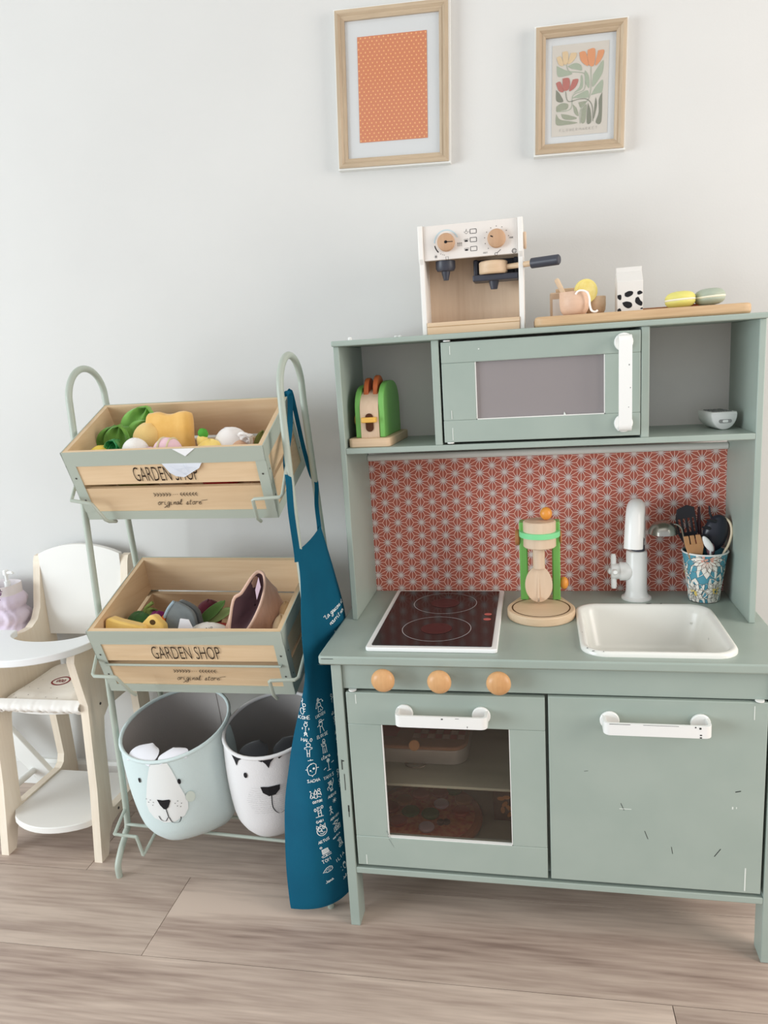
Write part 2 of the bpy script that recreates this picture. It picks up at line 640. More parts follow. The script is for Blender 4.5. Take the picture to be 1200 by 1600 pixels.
# ------------------------------------------------------------------ setting
def struct(name, mb, m, parent=None, bevel=0):
    o = obj(name, mb, m, parent, bevel=bevel)
    if parent is None:
        o['kind'] = 'structure'
    return o


struct('wall_back', MB().box(-2.6, 2.6, 0.0, .1, -.05, 2.5), WALLM)
struct('ceiling', MB().box(-2.6, 2.6, -3.2, .1, 2.5, 2.55), WALLM)
struct('baseboard_back', MB().prism([(-.014, .0), (-.014, .058), (-.009, .065), (-.0, .065), (-.0, .0)], 'x', -2.6, 2.6), WHITE)
floor = struct('floor', MB().box(-2.6, 2.6, -3.2, .1, -.06, -.009), mat('subfloor', (70, 58, 50), .9, .1))
PW = .197
rotf = radians(.85)
y0 = -.4866
rows = {-2: .9, -1: .5325, 0: -.325, 1: -.549, 2: .2}
for k in range(-9, 3):
    lo_y, hi_y = y0 + k * PW, y0 + (k + 1) * PW
    x0 = rows.get(k, random.uniform(-.6, .6)) - 2 * 1.29 - (.0 if k >= 0 else 0)
    for j in range(5):
        a, b = x0 + j * 1.29, x0 + (j + 1) * 1.29
        a, b = max(a, -2.55), min(b, 2.55)
        if b - a < .05:
            continue
        cx, cy = (a + b) / 2, (lo_y + hi_y) / 2
        hx, hy = (b - a) / 2 - .0006, PW / 2 - .0006
        o = obj('plank', MB().box(-hx, hx, -hy, hy, -.009, 0), FLOORM, floor)
        o.location = (cx * cos(rotf) - cy * sin(rotf) - .004, cx * sin(rotf) + cy * cos(rotf), 0)
        o.rotation_euler = (0, 0, rotf)

# ------------------------------------------------------------------ framed pictures
PICGLASS = glass('picture_glass', (252, 252, 252), (220, 220, 220), .02, .1)
def picture(name, label, c, W, H, rot, fw_, depth, printer):
    t = thing(name, label, 'picture', c, rot=(0, rot, 0), group=None)
    w, h = W / 2, H / 2
    iw, ih = w - fw_, h - fw_
    obj('backing', MB().box(-w + .002, w - .002, -.008, 0, -h + .002, h - .002), WHITE, t)
    # mitred frame bars, each a part; the front is a stepped profile
    for side in range(4):
        m = OAKX if side % 2 == 0 else OAK
        mb = MB()
        prof = [(0, 0), (0, -depth), (.35, -depth - .001), (.6, -depth + .003), (.75, -depth + .0025), (1, -depth + .005), (1, 0)]
        vs = []
        for (f_, y) in prof:
            ow, oh = w - f_ * fw_, h - f_ * fw_
            pair = {0: ((-ow, oh), (ow, oh)), 1: ((ow, oh), (ow, -oh)), 2: ((ow, -oh), (-ow, -oh)), 3: ((-ow, -oh), (-ow, oh))}[side]
            vs += [(pair[0][0], y, pair[0][1]), (pair[1][0], y, pair[1][1])]
        n = len(prof)
        fs = [(2 * i, 2 * i + 1, 2 * i + 3, 2 * i + 2) for i in range(n - 1)] + [tuple(2 * i for i in range(n - 1, -1, -1)), tuple(2 * i + 1 for i in range(n))]
        mb.add(vs, fs)
        obj('frame_bar', mb, m, t, smooth=20)
    # thin pale outer edge of the frame
    e = MB()
    for a in ((-w - .0028, -w, -h - .0028, h + .0028), (w, w + .0028, -h - .0028, h + .0028), (-w, w, h, h + .0028), (-w, w, -h - .0028, -h)):
        e.box(a[0], a[1], -depth + .004, 0, a[2], a[3])
    obj('outer_edge', e, WHITE, t)
    obj('mount', MB().box(-iw - .001, iw + .001, -.0105, -.008, -ih - .001, ih + .001), mat('mount_card', (222, 224, 224), .8, .15), t)
    obj('glass', MB().box(-iw - .001, iw + .001, -.0142, -.0134, -ih - .001, ih + .001), PICGLASS, t)
    printer(t, lambda x, y, d=.0: (x, -.0112 - d, y))
    return t


def dots(t, mp):
    w, h = .0635, .0885
    obj('print', MB().poly([(-w, -h), (w, -h), (w, h), (-w, h)], mp), mat('orange_print', (216, 132, 88), .8, .1), t)
    d = MB()
    nx, ny = 15, 30
    for j in range(ny):
        for i in range(nx):
            x = -w + (i + .25 + (.5 if j % 2 else 0)) * (2 * w / nx)
            y = -h + (j + .5) * 2 * h / ny
            if abs(x) < w - .001:
                d.disc(x, y, .0015, .0015, lambda a, b: mp(a, b, .0003), 7)
    obj('polka_dots', d, mat('apricot_dot', (246, 188, 122), .8, .1), t)


picture('polka_dot_picture', 'larger oak-framed picture of an orange polka-dot print, left of the two on the wall', (.1115, 0, 1.4490), .2045, .2640,
    radians(2.2), .0165, .020, dots)


def flowers(t, mp):
    W, H = .0475, .073

    def q(x, y):          # 0..1 on the print, y down
        return (-W + 2 * W * x, H - 2 * H * y)

    def P(mb, pts, d=.0004, sm=True):
        pp = [q(*p) for p in pts]
        if sm:
            pp = [(a.x, a.y) for a in smooth_path([(a[0], a[1], 0) for a in pp + [pp[0]]], 4)[:-1]]
        mb.poly(pp, lambda a, b: mp(a, b, d))

    def Ln(mb, pts, w, d=.0006):
        mb.stroke([(a.x, a.y) for a in smooth_path([q(*p) + (0,) for p in pts], 5)], w, lambda a, b: mp(a, b, d))
    obj('print', MB().poly([q(0, 0), q(0, 1), q(1, 1), q(1, 0)], mp), mat('poster_paper', (214, 207, 196), .8, .1), t)

    def S(x, y):          # crop pixels (1035x1600 view) -> print coordinates, undoing the tilt
        return ((x - 120 - (y - 200) * .014) / 815, (y - 205 + (x - 120) * .125) / 1335)
    lg, mg, dg_ = MB(), MB(), MB()
    for pts in ([(190, 490), (300, 540), (420, 590), (330, 630), (210, 640)], [(350, 490), (460, 440), (540, 470), (555, 545), (480, 535), (400, 520)],
                [(720, 600), (780, 500), (860, 390), (855, 560), (790, 690), (715, 780)], [(600, 540), (650, 600), (670, 700), (665, 800), (610, 700)],
                [(700, 900), (760, 780), (860, 670), (858, 840), (790, 870)], [(440, 880), (530, 780), (545, 620), (570, 640), (570, 800)],
                [(430, 950), (540, 880), (650, 830), (660, 930), (560, 945)]):
        P(lg, [S(*p) for p in pts])
    for pts in ([(200, 1080), (280, 1030), (370, 1040), (360, 1110), (280, 1140), (205, 1160)], [(440, 1040), (500, 1100), (530, 1210), (470, 1170)],
                [(270, 1190), (380, 1200), (510, 1240), (420, 1270), (310, 1260)], [(200, 1190), (260, 1270), (400, 1290), (520, 1310), (360, 1345), (205, 1350)],
                [(520, 1010), (600, 990), (640, 1000), (560, 1090)], [(570, 1110), (640, 1030), (640, 1180), (620, 1300), (570, 1300)]):
        P(mg, [S(*p) for p in pts])
    for pts in ([(190, 840), (250, 900), (300, 1005), (200, 1000)], [(660, 1010), (700, 1120), (715, 1290), (650, 1300)],
                [(860, 850), (862, 1280), (780, 1290), (820, 1150), (815, 960)], [(770, 920), (790, 1050), (750, 1250), (755, 1050)]):
        P(dg_, [S(*p) for p in pts])
    for pts in ([(330, 470), (370, 560), (480, 570), (590, 590), (610, 700), (590, 830), (440, 910), (410, 1110), (220, 1160)], [(685, 490), (685, 900), (560, 1100), (555, 1320)]):
        Ln(lg, [S(*p) for p in pts], .0011)
    Ln(dg_, [S(*p) for p in [(330, 860), (370, 1000), (520, 965), (640, 960), (720, 1050), (740, 1280)]], .0011)
    obj('printed_leaves', lg, mat('print_sage', (168, 178, 156), .8, .1), t)
    obj('printed_leaves', mg, mat('print_olive', (158, 162, 140), .8, .1), t)
    obj('printed_leaves', dg_, mat('print_dark_olive', (128, 130, 112), .8, .1), t)
    for nm, col, fl in (('print_orange', (222, 152, 104), [[(510, 290), (600, 280), (650, 470), (580, 450), (530, 390)], [(630, 250), (735, 235), (730, 460), (660, 470), (630, 350)], [(780, 255), (868, 250), (830, 380), (745, 470)]]),
                        ('print_red', (184, 108, 96), [[(185, 740), (250, 720), (300, 860), (230, 850)], [(280, 670), (375, 665), (385, 800), (330, 850), (290, 820)], [(430, 680), (510, 675), (470, 790), (380, 850)]]),
                        ('print_sand', (222, 196, 156), [[(185, 370), (245, 355), (290, 480), (220, 470)], [(265, 290), (345, 285), (350, 440), (290, 460)], [(390, 300), (475, 300), (440, 400), (350, 460)]])):
        mb = MB()
        for pts in fl:
            P(mb, [S(*p) for p in pts], .0007)
        obj('printed_flower', mb, mat(nm, col, .8, .1), t)
    tx = MB()
    strokes(tx, 'FLOWERMARKET', 0, -H + .0095, .0042, .0005, lambda a, b: mp(a, b, .0005), adv=1.65)
    obj('lettering', tx, mat('print_grey', (178, 172, 164), .8, .1), t)


picture('flower_poster_picture', 'smaller oak-framed poster of three stylised tulips, right of the two on the wall', (.4409, 0, 1.4059), .1505, .2030,
        radians(1.6), .0165, .020, flowers)

# ------------------------------------------------------------------ the play kitchen
K = thing('play_kitchen', 'sage green wooden play kitchen with hob, sink and hutch, on the oak floor', 'play kitchen')
ZC, ZT = .504, 1.0022
FY = -.379


def kp(name, mb, m=SAGE, parent=K, bevel=.0012, **kw):
    return obj(name, mb, m, parent, bevel=bevel, **kw)


# counter slab with cut-out for the sink (ring of 8 boxes would show seams: build as frame pieces)
SX0, SX1, SY0, SY1 = .422, .640, -.362, -.142
top = MB()
outer = rrect(0, .72, -.386, -.018, .007, 4)
hole = rrect(SX0 + .006, SX1 - .006, SY0 + .006, SY1 - .006, .03, 4)


def ring_prism(mb, outer, inner, z0, z1):
    no, ni = len(outer), len(inner)
    vs = [(p[0], p[1], z1) for p in outer] + [(p[0], p[1], z1) for p in inner] + [(p[0], p[1], z0) for p in outer] + [(p[0], p[1], z0) for p in inner]
    fs = []
    assert no == ni
    for i in range(no):
        j = (i + 1) % no
        fs.append((i, j, no + j, no + i))
        fs.append((2 * no + i, 3 * no + i, 3 * no + j, 2 * no + j))
        fs.append((i, 2 * no + i, 2 * no + j, j))
        fs.append((no + i, no + j, 3 * no + j, 3 * no + i))
    mb.add(vs, fs)


ring_prism(top, outer, hole, ZC - .0155, ZC)
ct = kp('countertop', top, bevel=.003)
obj('scratch', MB().box(.006, .026, -.3866, -.3862, ZC - .0045, ZC - .0038), SCUFF, ct)

# lower side panels with arched foot cut-outs
for x0_, x1_ in ((.0191, .0361), (.6839, .7009)):
    pl = [(FY, 0), (FY + .038, 0), (FY + .038, .085), (FY + .050, .100), (-.085, .100), (-.072, .085), (-.072, 0), (-.034, 0), (-.034, .4885), (FY, .4885)]
    kp('side_panel', MB().prism(pl, 'x', x0_, x1_))
sc = MB()
for (x, z, w, h) in ((.0245, .30, .0016, .018), (.0275, .262, .001, .03), (.030, .222, .0022, .012), (.0305, .212, .0012, .016), (.0262, .315, .003, .002)):
    sc.box(x, x + w, FY - .0004, FY - .0001, z, z + h)
obj('scuff_marks', sc, SCUFF, K)
kp('control_panel', MB().box(.0361, .6839, -.3745, -.3605, .444, .4885))
kp('bottom_shelf', MB().box(.0361, .6839, FY + .0005, -.04, .1045, .1155))
kp('middle_divider', MB().box(.3545, .368, -.352, -.04, .1155, .444))
kp('inner_shelf', MB().box(.0361, .3545, -.352, -.05, .2575, .2625))
kp('back_board', MB().box(.0361, .6839, -.044, -.038, .1155, .4885))
for x in (.109, .1985, .290):
    kn = MB().lathe([(.0065, -.3745), (.0065, -.389), (.013, -.391), (.0185, -.3955), (.019, -.400), (.0165, -.405), (.010, -.4085), (.0, -.4095)],
                    (x, 0, .4705), 'y', 26)
    obj('knob', kn, KNOBW, K, smooth=60)

# doors ------------------------------------------------------------
def handle(parent, p, q, depth, half, vertical=False, name='handle', chips=()):
    """white flat bar handle: two round feet on the door and a bent bar between"""
    mb = MB()
    y = p[1]
    for c in (p, q):
        mb.cyl((c[0], y - .005, c[2]), .0145, .005, 'y', 24, .001)
    a = (p[2] if vertical else p[0])
    b = (q[2] if vertical else q[0])
    if a > b:
        a, b = b, a
    ext, th, r = .011, .0045, .010
    o_, i_ = [], []
    def path(e, rr, d):
        pts = [(a - e, y - .004)]
        for k in range(6):
            t = pi / 2 * k / 5
            pts.append((a - e + rr * (1 - cos(t)), d + rr * (1 - sin(t))))
        for k in range(6):
            t = pi / 2 * k / 5
            pts.append((b + e - rr * (1 - sin(t)), d + rr * (1 - cos(t))))
        pts.append((b + e, y - .004))
        return pts
    outp = path(ext, r, y - depth)
    inp = path(ext - th, r - th, y - depth + th)
    n = len(outp)
    c0 = (p[0] if vertical else p[2])
    vs = []
    for s in (-half, half):
        for pt in outp + inp:
            vs.append((c0 + s, pt[1], pt[0]) if vertical else (pt[0], pt[1], c0 + s))
    fs = []
    for i in range(n - 1):
        fs += [(i, i + 1, 2 * n + i + 1, 2 * n + i), (n + i, 3 * n + i, 3 * n + i + 1, n + i + 1), (i, n + i, n + i + 1, i + 1), (2 * n + i, 2 * n + i + 1, 3 * n + i + 1, 3 * n + i)]
    fs += [(0, 2 * n, 3 * n, n), (n - 1, 2 * n - 1, 4 * n - 1, 3 * n - 1)]
    mb.add(vs, fs)
    mb.cur = 1
    for (u, v, w, h) in chips:
        mb.box(u, u + w, y - depth - .0003, y - depth + .0002, v, v + h)
    return obj(name, mb, [WPLAST, SCUFF], parent, bevel=.0008)


def framed_door(name, x0, x1, z0, z1, wx0, wx1, wz0, wz1, y, th, pane, label):
    d = bpy.data.objects.new(name, None)
    d.empty_display_size = .03
    COL.objects.link(d)
    d.parent = K
    d['label'] = label
    kw = dict(parent=d, bevel=.0011)
    kp('rail', MB().box(x0, x1, y, y + th, wz1, z1), **kw)
    kp('rail', MB().box(x0, x1, y, y + th, z0, wz0), **kw)
    kp('stile', MB().box(x0, wx0, y + .0004, y + th, wz0, wz1), **kw)
    kp('stile', MB().box(wx1, x1, y + .0004, y + th, wz0, wz1), **kw)
    obj('pane', MB().box(wx0 - .001, wx1 + .001, y + th * .45, y + th * .45 + .002, wz0 - .001, wz1 + .001), pane, d)
    # bright raw edge around the window opening
    e = MB()
    e.box(wx0, wx0 + .0012, y + .0006, y + th * .45, wz0, wz1).box(wx1 - .0012, wx1, y + .0006, y + th * .45, wz0, wz1)
    e.box(wx0, wx1, y + .0006, y + th * .45, wz0, wz0 + .0014)
    obj('window_edge', e, WHITE, d)
    return d


GLASS_D = glass('smoked_pane', (240, 233, 227), (90, 80, 76), .01)
GLASS_L = glass('lilac_pane', (206, 200, 200), (186, 178, 178), .50)
od = framed_door('oven_door', .0408, .3588, .1225, .4395, .0965, .3035, .1775, .3835, FY, .014, GLASS_D, 'framed oven door with a dark see-through pane')
handle(od, (.1368, FY, .4075), (.2602, FY, .4075), .032, .0095, chips=((.20, .413, .003, .002), (.24, .4005, .001, .003), (.222, .415, .006, .0006)))
s_ = MB()
for (x, z, h) in ((.0565, .420, .016), (.0555, .124, .018)):
    s_.box(x, x + .0012, FY - .0003, FY + .0002, z, z + h)
obj('pale_scratch', s_, CHIP, od)
s_ = MB()
for (x, z) in ((.093, .19), (.0965, .175)):
    s_.add([(x, FY - .0002, z), (x + .0015, FY - .0002, z), (x + .010, FY - .0002, z - .017), (x + .008, FY - .0002, z - .014)], [(0, 1, 2, 3)])
obj('smudge', s_, mat('smudge_grey', (138, 148, 142), .6, .2), od)

cd = kp('cabinet_door', MB().box(.3637, .6795, FY, FY + .014, .1225, .4415), label='plain cabinet door with black scratches')
handle(cd, (.455, FY, .4072), (.5857, FY, .4072), .032, .0095, chips=((.452, .4155, .03, .0008), (.50, .4155, .05, .0006), (.572, .414, .002, .002), (.578, .412, .003, .003), (.579, .402, .003, .002), (.579, .398, .003, .002)))
for (x, z, dx, dz, w) in ((.472, .266, .005, -.012, .0008), (.508, .220, .005, -.014, .0009), (.548, .195, .002, -.012, .0008), (.620, .197, -.009, -.014, .0012), (.646, .297, -.008, -.002, .0016), (.417, .318, .006, .001, .0006)):
    s_ = MB()
    s_.stroke([(x, z), (x + dx, z + dz)], w, lambda a, b: (a, FY - .0002, b))
    obj('scratch', s_, SCUFF, cd)
s_ = MB()
for (x, z, w, h) in ((.660, .414, .0012, .022), (.6555, .1265, .0018, .040), (.470, .256, .018, .0008), (.634, .266, .002, .004), (.640, .267, .001, .003)):
    s_.box(x, x + w, FY - .0003, FY + .0002, z, z + h)
obj('pale_scratch', s_, CHIP, cd)
# white hinge caps
for x, z, y in ((.052, .4425, FY + .004), (.668, .4435, FY + .004)):
    obj('hinge_cap', MB().cyl((x, y, z - .001), .0065, .002, 'z', 16), WPLAST, K)

# hob ----------------------------------------------------------------
def zmap(z):
    return lambda a, b: (a, b, z)


hob = obj('hob', MB().prism(rrect(.0745, .2875, -.363, -.059, .006), 'z', ZC, ZC + .007), mat('hob_trim_white', (240, 240, 238), .3, .5), K, bevel=.0015)
hobg = obj('hob_glass', MB().prism(rrect(.0835, .2785, -.353, -.069, .003), 'z', ZC + .006, ZC + .0082), mat('black_hob', (26, 21, 24), .12, .5, col2=(34, 28, 31), nscale=160), hob)
zh = ZC + .0085
for cy, rr in ((-.277, .0585), (-.143, .0585)):
    mb = MB()
    mb.stroke([(.181 + rr * cos(2 * pi * k / 40), cy + rr * sin(2 * pi * k / 40)) for k in range(40)], .0009, zmap(zh), closed=True)
    obj('burner_ring', mb, mat('ring_grey', (196, 190, 190), .4, .3), hob)
    g = MB()
    for (r, w) in ((.0235, .006), (.0105, .006)):
        g.stroke([(.181 + r * cos(2 * pi * k / 36), cy + r * sin(2 * pi * k / 36)) for k in range(36)], w, zmap(zh + .0001), closed=True)
    g.disc(.181, cy, .024, .024, zmap(zh - .0001), 30)
    obj('red_heating_zone', g, mat('heating_red', (70, 28, 30), .3, .4), hob)
for y in (-.203, -.229):
    obj('touch_dot', MB().disc(.264, y, .0068, .0062, zmap(zh), 18), mat('touch_red', (190, 98, 92), .4, .3), hob)

# sink ---------------------------------------------------------------
sk = MB()
N_ = 8
levels = [(.0, .0, -.002, .036), (.0, .0, .004, .036), (.002, .0, .0075, .036), (.006, .0, .0078, .034), (.010, .0, .005, .032), (.014, .0, -.006, .030),
          (.024, .0, -.060, .028), (.030, .0, -.068, .024), (.055, .0, -.070, .012)]
vs, fs = [], []
for ins, _, dz, r in levels:
    for p in rrect(SX0 - .006 + ins, SX1 + .006 - ins, SY0 - .006 + ins, SY1 + .006 - ins, max(r, .01), N_):
        vs.append((p[0], p[1], ZC + dz))
n = 4 * (N_ + 1)
for i in range(len(levels) - 1):
    for k in range(n):
        l = (k + 1) % n
        fs.append((i * n + k, i * n + l, (i + 1) * n + l, (i + 1) * n + k))
fs.append(tuple((len(levels) - 1) * n + k for k in range(n)))
sk.add(vs, fs)
sink = obj('sink', sk, ENAMEL, K, smooth=60, label='white enamel sink basin with small black chips')
ch = MB()
zr = ZC + .008
for (x, y, w, h) in ((.545, -.1395, .011, .0036), (.566, -.1390, .004, .003), (.433, -.3640, .005, .003), (.448, -.3655, .002, .002), (.425, -.352, .0025, .003), (.4215, -.285, .0008, .003)):
    ch.disc(x, y, w / 2, h / 2, zmap(zr), 8, .2)
for (x, y, z, w, h) in ((.612, -.158, .485, .001, .004), (.6245, -.24, .488, .001, .004)):
    ch.add([(x, y, z), (x, y - w * 2, z), (x, y - w * 2, z - h), (x, y, z - h)], [(0, 1, 2, 3)])
for (x, y) in ((.497, -.21), (.492, -.205), (.483, -.19), (.498, -.188), (.501, -.213), (.575, -.325)):
    ch.disc(x, y, .0022, .0013, zmap(ZC - .0695), 8, .4)
obj('enamel_chips', ch, SCUFF, sink)

# tap ----------------------------------------------------------------
tp = bpy.data.objects.new('tap', None)
tp.empty_display_size = .02
COL.objects.link(tp)
tp.parent = K
tp['label'] = 'white plastic tap with a hooked spout and cross handle'
cx, cy = .531, -.083
obj('tap_body', MB().lathe([(.027, ZC), (.0265, ZC + .003), (.022, ZC + .0055), (.0195, ZC + .011), (.0187, ZC + .02), (.0187, ZC + .088), (.0172, ZC + .0915), (.012, ZC + .0925)], (cx, cy, 0)), WPLAST, tp)
obj('tap_collar', MB().lathe([(.012, ZC + .0915), (.012, ZC + .115), (.009, ZC + .128)], (cx + .002, cy - .002, 0)), DKBLUE, tp)
sp = MB()
path = smooth_path([(cx + .001, cy + .002, ZC + .103), (cx, cy + .002, ZC + .15), (cx - .001, cy - .004, ZC + .170), (cx - .004, cy - .020, ZC + .1765), (cx - .008, cy - .038, ZC + .166), (cx - .0105, cy - .047, ZC + .138), (cx - .012, cy - .050, ZC + .1085)], 5)
rs = [.0152 + .0014 * min(1, i / len(path)) for i in range(len(path))]
sp.tube(path, rs, 18)
obj('spout', sp, WPLAST, tp, smooth=50)
vb = MB()
vb.lathe([(.013, -.010), (.0165, -.016), (.0175, -.024), (.0175, -.030), (.0145, -.031), (.0145, -.044), (.013, -.046)], (cx, cy - .004, ZC + .053), 'x', 24)
obj('valve', vb, WPLAST, tp)
xh = MB()
for a in (radians(12), radians(102), radians(192), radians(282)):
    d = Vector((0, sin(a), cos(a)))
    c0 = Vector((cx - .041, cy - .004, ZC + .053))
    xh.tube([c0 + d * .006, c0 + d * .028, c0 + d * .032], [.0050, .0052, .0035], 12)
xh.blob((cx - .0475, cy - .004, ZC + .053), (.004, .006, .006), 14, 8)
obj('cross_handle', xh, WPLAST, tp, smooth=50)

# hutch ---------------------------------------------------------------
HY, HB = -.2148, -.040
for x0_, x1_ in ((.0183, .0283), (.6917, .7017)):
    kp('hutch_side', MB().box(x0_, x1_, HY, HB + .004, ZC, .9930))
kp('hutch_top', MB().box(.0165, .7035, HY - .006, HB + .006, .9930, ZT), bevel=.002)
kp('hutch_shelf', MB().box(.0283, .6917, HY, HB, .8085, .8184))
PANEL = mat('lilac_grey_board', (236, 229, 225), .7, .2, col2=(231, 224, 220), nscale=8)
obj('hutch_back', MB().box(.0283, .6917, HB - .001, HB + .003, .8184, .9930), PANEL, K)
for x0_ in (.1860, .5195):
    kp('divider', MB().box(x0_, x0_ + .0125, HY, HB - .001, .8184, .9930))
md = framed_door('microwave_door', .2020, .5185, .8225, .9885, .2575, .4640, .8592, .9540, HY - .001, .012, GLASS_L, 'framed microwave door with a lilac-grey pane')
handle(md, (.4922, HY - .001, .8435), (.4922, HY - .001, .9710), .030, .0100, vertical=True, chips=((.497, .935, .0012, .002), (.499, .90, .001, .0015), (.4965, .87, .001, .0012)))
s_ = MB()
for (x, z, h) in ((.2165, .968, .014), (.2155, .862, .014), (.2160, .826, .021)):
    s_.box(x, x + .001, HY - .0014, HY - .0009, z, z + h)
s_.box(.2635, .2655, HY - .0014, HY - .0009, .9735, .9755)
s_.prism([(.3985, .8592), (.4035, .8592), (.4000, .8655)], 'y', HY + .0028, HY + .0034)
obj('pale_scratch', s_, CHIP, md)
for x, z in ((.212, .9905), (.212, .8215)):
    obj('hinge_cap', MB().cyl((x, HY + .004, z - .001), .006, .002, 'z', 16), WPLAST, K)
# pale caps left on the hutch top
for x, y in ((.0455, -.2), (.1115, -.12), (.1185, -.12)):
    obj('cap', MB().lathe([(.0036, ZT), (.0036, ZT + .004), (.002, ZT + .0055)], (x, y, 0), seg=12), WPLAST, K)

# patterned splashback: hemp-leaf star print
bs = obj('splashback', MB().box(.0283, .6917, HB - .001, HB + .002, ZC, .7800), mat('terracotta_paper', (190, 105, 90), .75, .15), K)
obj('hook_rail', MB().lathe([(.0055, .0285), (.0066, .030), (.0066, .690), (.0055, .6915)], (0, HB - .0085, .7790), 'x', 12), mat('grey_white_rail', (226, 224, 218), .4, .4), K)
A_ = .02735
X0, X1, Z0, Z1 = .0285, .6915, ZC + .0005, .7775
peach, grey = MB(), MB()


def clipseg(p, q):
    """clip a segment to the paper rectangle"""
    t0, t1 = 0.0, 1.0
    d = (q[0] - p[0], q[1] - p[1])
    for pp, qq in ((-d[0], p[0] - X0), (d[0], X1 - p[0]), (-d[1], p[1] - Z0), (d[1], Z1 - p[1])):
        if abs(pp) < 1e-12:
            if qq < 0:
                return None
        else:
            r = qq / pp
            if pp < 0:
                t0 = max(t0, r)
            else:
                t1 = min(t1, r)
    if t0 >= t1 - 1e-6:
        return None
    return ((p[0] + d[0] * t0, p[1] + d[1] * t0), (p[0] + d[0] * t1, p[1] + d[1] * t1))


def ray_(p, q, c):
    """star ray: grey near the star, peach further out"""
    m_ = (p[0] + (q[0] - p[0]) * c, p[1] + (q[1] - p[1]) * c)
    for mb, a, b, w, dy in ((grey, p, m_, .00150, .0014), (peach, m_, q, .00125, .0013)):
        s = clipseg(a, b)
        if s:
            mb.stroke(s, w, lambda u, v: (u, HB - dy, v))


cw = A_ * sqrt(3) / 2
ncol = int((X1 - X0) / cw) + 3
for i in range(-1, ncol):
    for j in range(-1, 13):
        sx = X0 + .0045 + i * cw
        sz = Z0 - .0 + (j + (.5 if i % 2 else 0)) * A_ + .005
        if sx < X0 - A_ or sx > X1 + A_ or sz > Z1 + A_:
            continue
        for k in range(6):
            a = radians(90 + 60 * k)
            ray_((sx, sz), (sx + A_ / 2 * cos(a), sz + A_ / 2 * sin(a)), .62)
            a = radians(60 * k)
            L_ = A_ / sqrt(3)
            ray_((sx, sz), (sx + L_ * cos(a), sz + L_ * sin(a)), .55)
        if X0 < sx < X1 and Z0 < sz < Z1:
            grey.disc(sx, sz, .0023, .0023, lambda u, v: (u, HB - .00145, v), 10)
obj('printed_star_lines', peach, mat('peach_line', (250, 204, 186), .75, .15), bs, smooth=0)
obj('printed_stars', grey, mat('grey_star', (230, 217, 212), .75, .15), bs, smooth=0)
# ------------------------------------------------------------------ coffee machine on the hutch top
CM = thing('toy_coffee_machine', 'white and wooden toy coffee machine with two round dials, on top of the kitchen hutch', 'coffee machine', (.255, -.19, ZT), 0)
cx0, cx1, hz = -.085, .085, .1745            # local: x across, front face y=0, z from the hutch top
side = [(0, 0), (.003, .0), (.1, 0), (.1, hz), (-.006, hz), (-.006, .122), (0, .114)]
DIALW = wood('dial_wood', (184, 146, 114), (200, 162, 130), 'z', 30)
COFW = mat('coffee_white', (234, 231, 226), .4, .4)
for a, b in ((cx0, cx0 + .0085), (cx1 - .0085, cx1)):
    obj('side_panel', MB().prism(side, 'x', a, b), COFW, CM, bevel=.0015)
obj('front_panel', MB().box(cx0 + .0085, cx1 - .0085, -.002, .006, .1195, hz - .0005), mat('panel_white', (226, 220, 214), .45, .3), CM, bevel=.001)
obj('top_panel', MB().box(cx0 + .0085, cx1 - .0085, .006, .1, hz - .008, hz), COFW, CM)
obj('back_panel', MB().box(cx0 + .0085, cx1 - .0085, .058, .064, .02, hz - .008), BEECH, CM)
obj('base', MB().box(cx0 + .0085, cx1 - .0085, -.002, .058, 0, .020), BEECHX, CM, bevel=.001)
obj('base_line', MB().box(cx0 + .0085, cx1 - .0085, -.0024, -.0019, .0125, .0135), mat('ply_line', (172, 140, 100), .6, .2), CM)
fp = lambda a, b: (a, -.0023, b)
for dx, dz, r in ((-.0385, .1455, .0142), (.043, .1445, .0145)):
    dial = obj('dial', MB().lathe([(r, -.002), (r, -.0105), (r - .0015, -.012), (0, -.012)], (dx, 0, dz), 'y', 30), DIALW, CM, smooth=50)
    pm = MB()
    if dx < 0:
        pm.disc(dx, dz, .0026, .0024, lambda a, b: (a, -.0123, b), 12)
        pm.stroke([(dx, dz), (dx + .0115, dz - .0002)], .0012, lambda a, b: (a, -.0123, b))
    else:
        pm.stroke([(dx - .0095, dz + .0040), (dx - .0055, dz + .0022)], .0018, lambda a, b: (a, -.0123, b))
    obj('pointer', pm, BLACK, dial)
pr = MB()
arc = lambda cx_, cz_, r, a0, a1, n=14: [(cx_ + r * cos(radians(a0 + (a1 - a0) * k / n)), cz_ + r * sin(radians(a0 + (a1 - a0) * k / n))) for k in range(n + 1)]
pr.stroke(arc(-.0385, .1455, .0195, 190, 226), .0016, fp)
for a in (240, 250, 258):
    pr.disc(-.0385 + .0195 * cos(radians(a)), .1455 + .0195 * sin(radians(a)), .0006, .0006, fp, 6)
for k in range(3):                                   # steam marks
    x = -.0195 + k * .0028
    pr.stroke([(x, .138), (x, .1435)], .0006, fp)
    pr.stroke([(x - .0008, .1425), (x, .1438), (x + .0008, .1425)], .0005, fp)
for k in range(3):                                   # snowflake
    a = radians(60 * k)
    pr.stroke([(-.0565 - .003 * cos(a), .125 - .003 * sin(a)), (-.0565 + .003 * cos(a), .125 + .003 * sin(a))], .0005, fp)
pr.stroke([(-.0405, .1235), (-.036, .1235), (-.0366, .1285 - .0105 + .0), (-.0399, .118)], .0005, fp, closed=True)
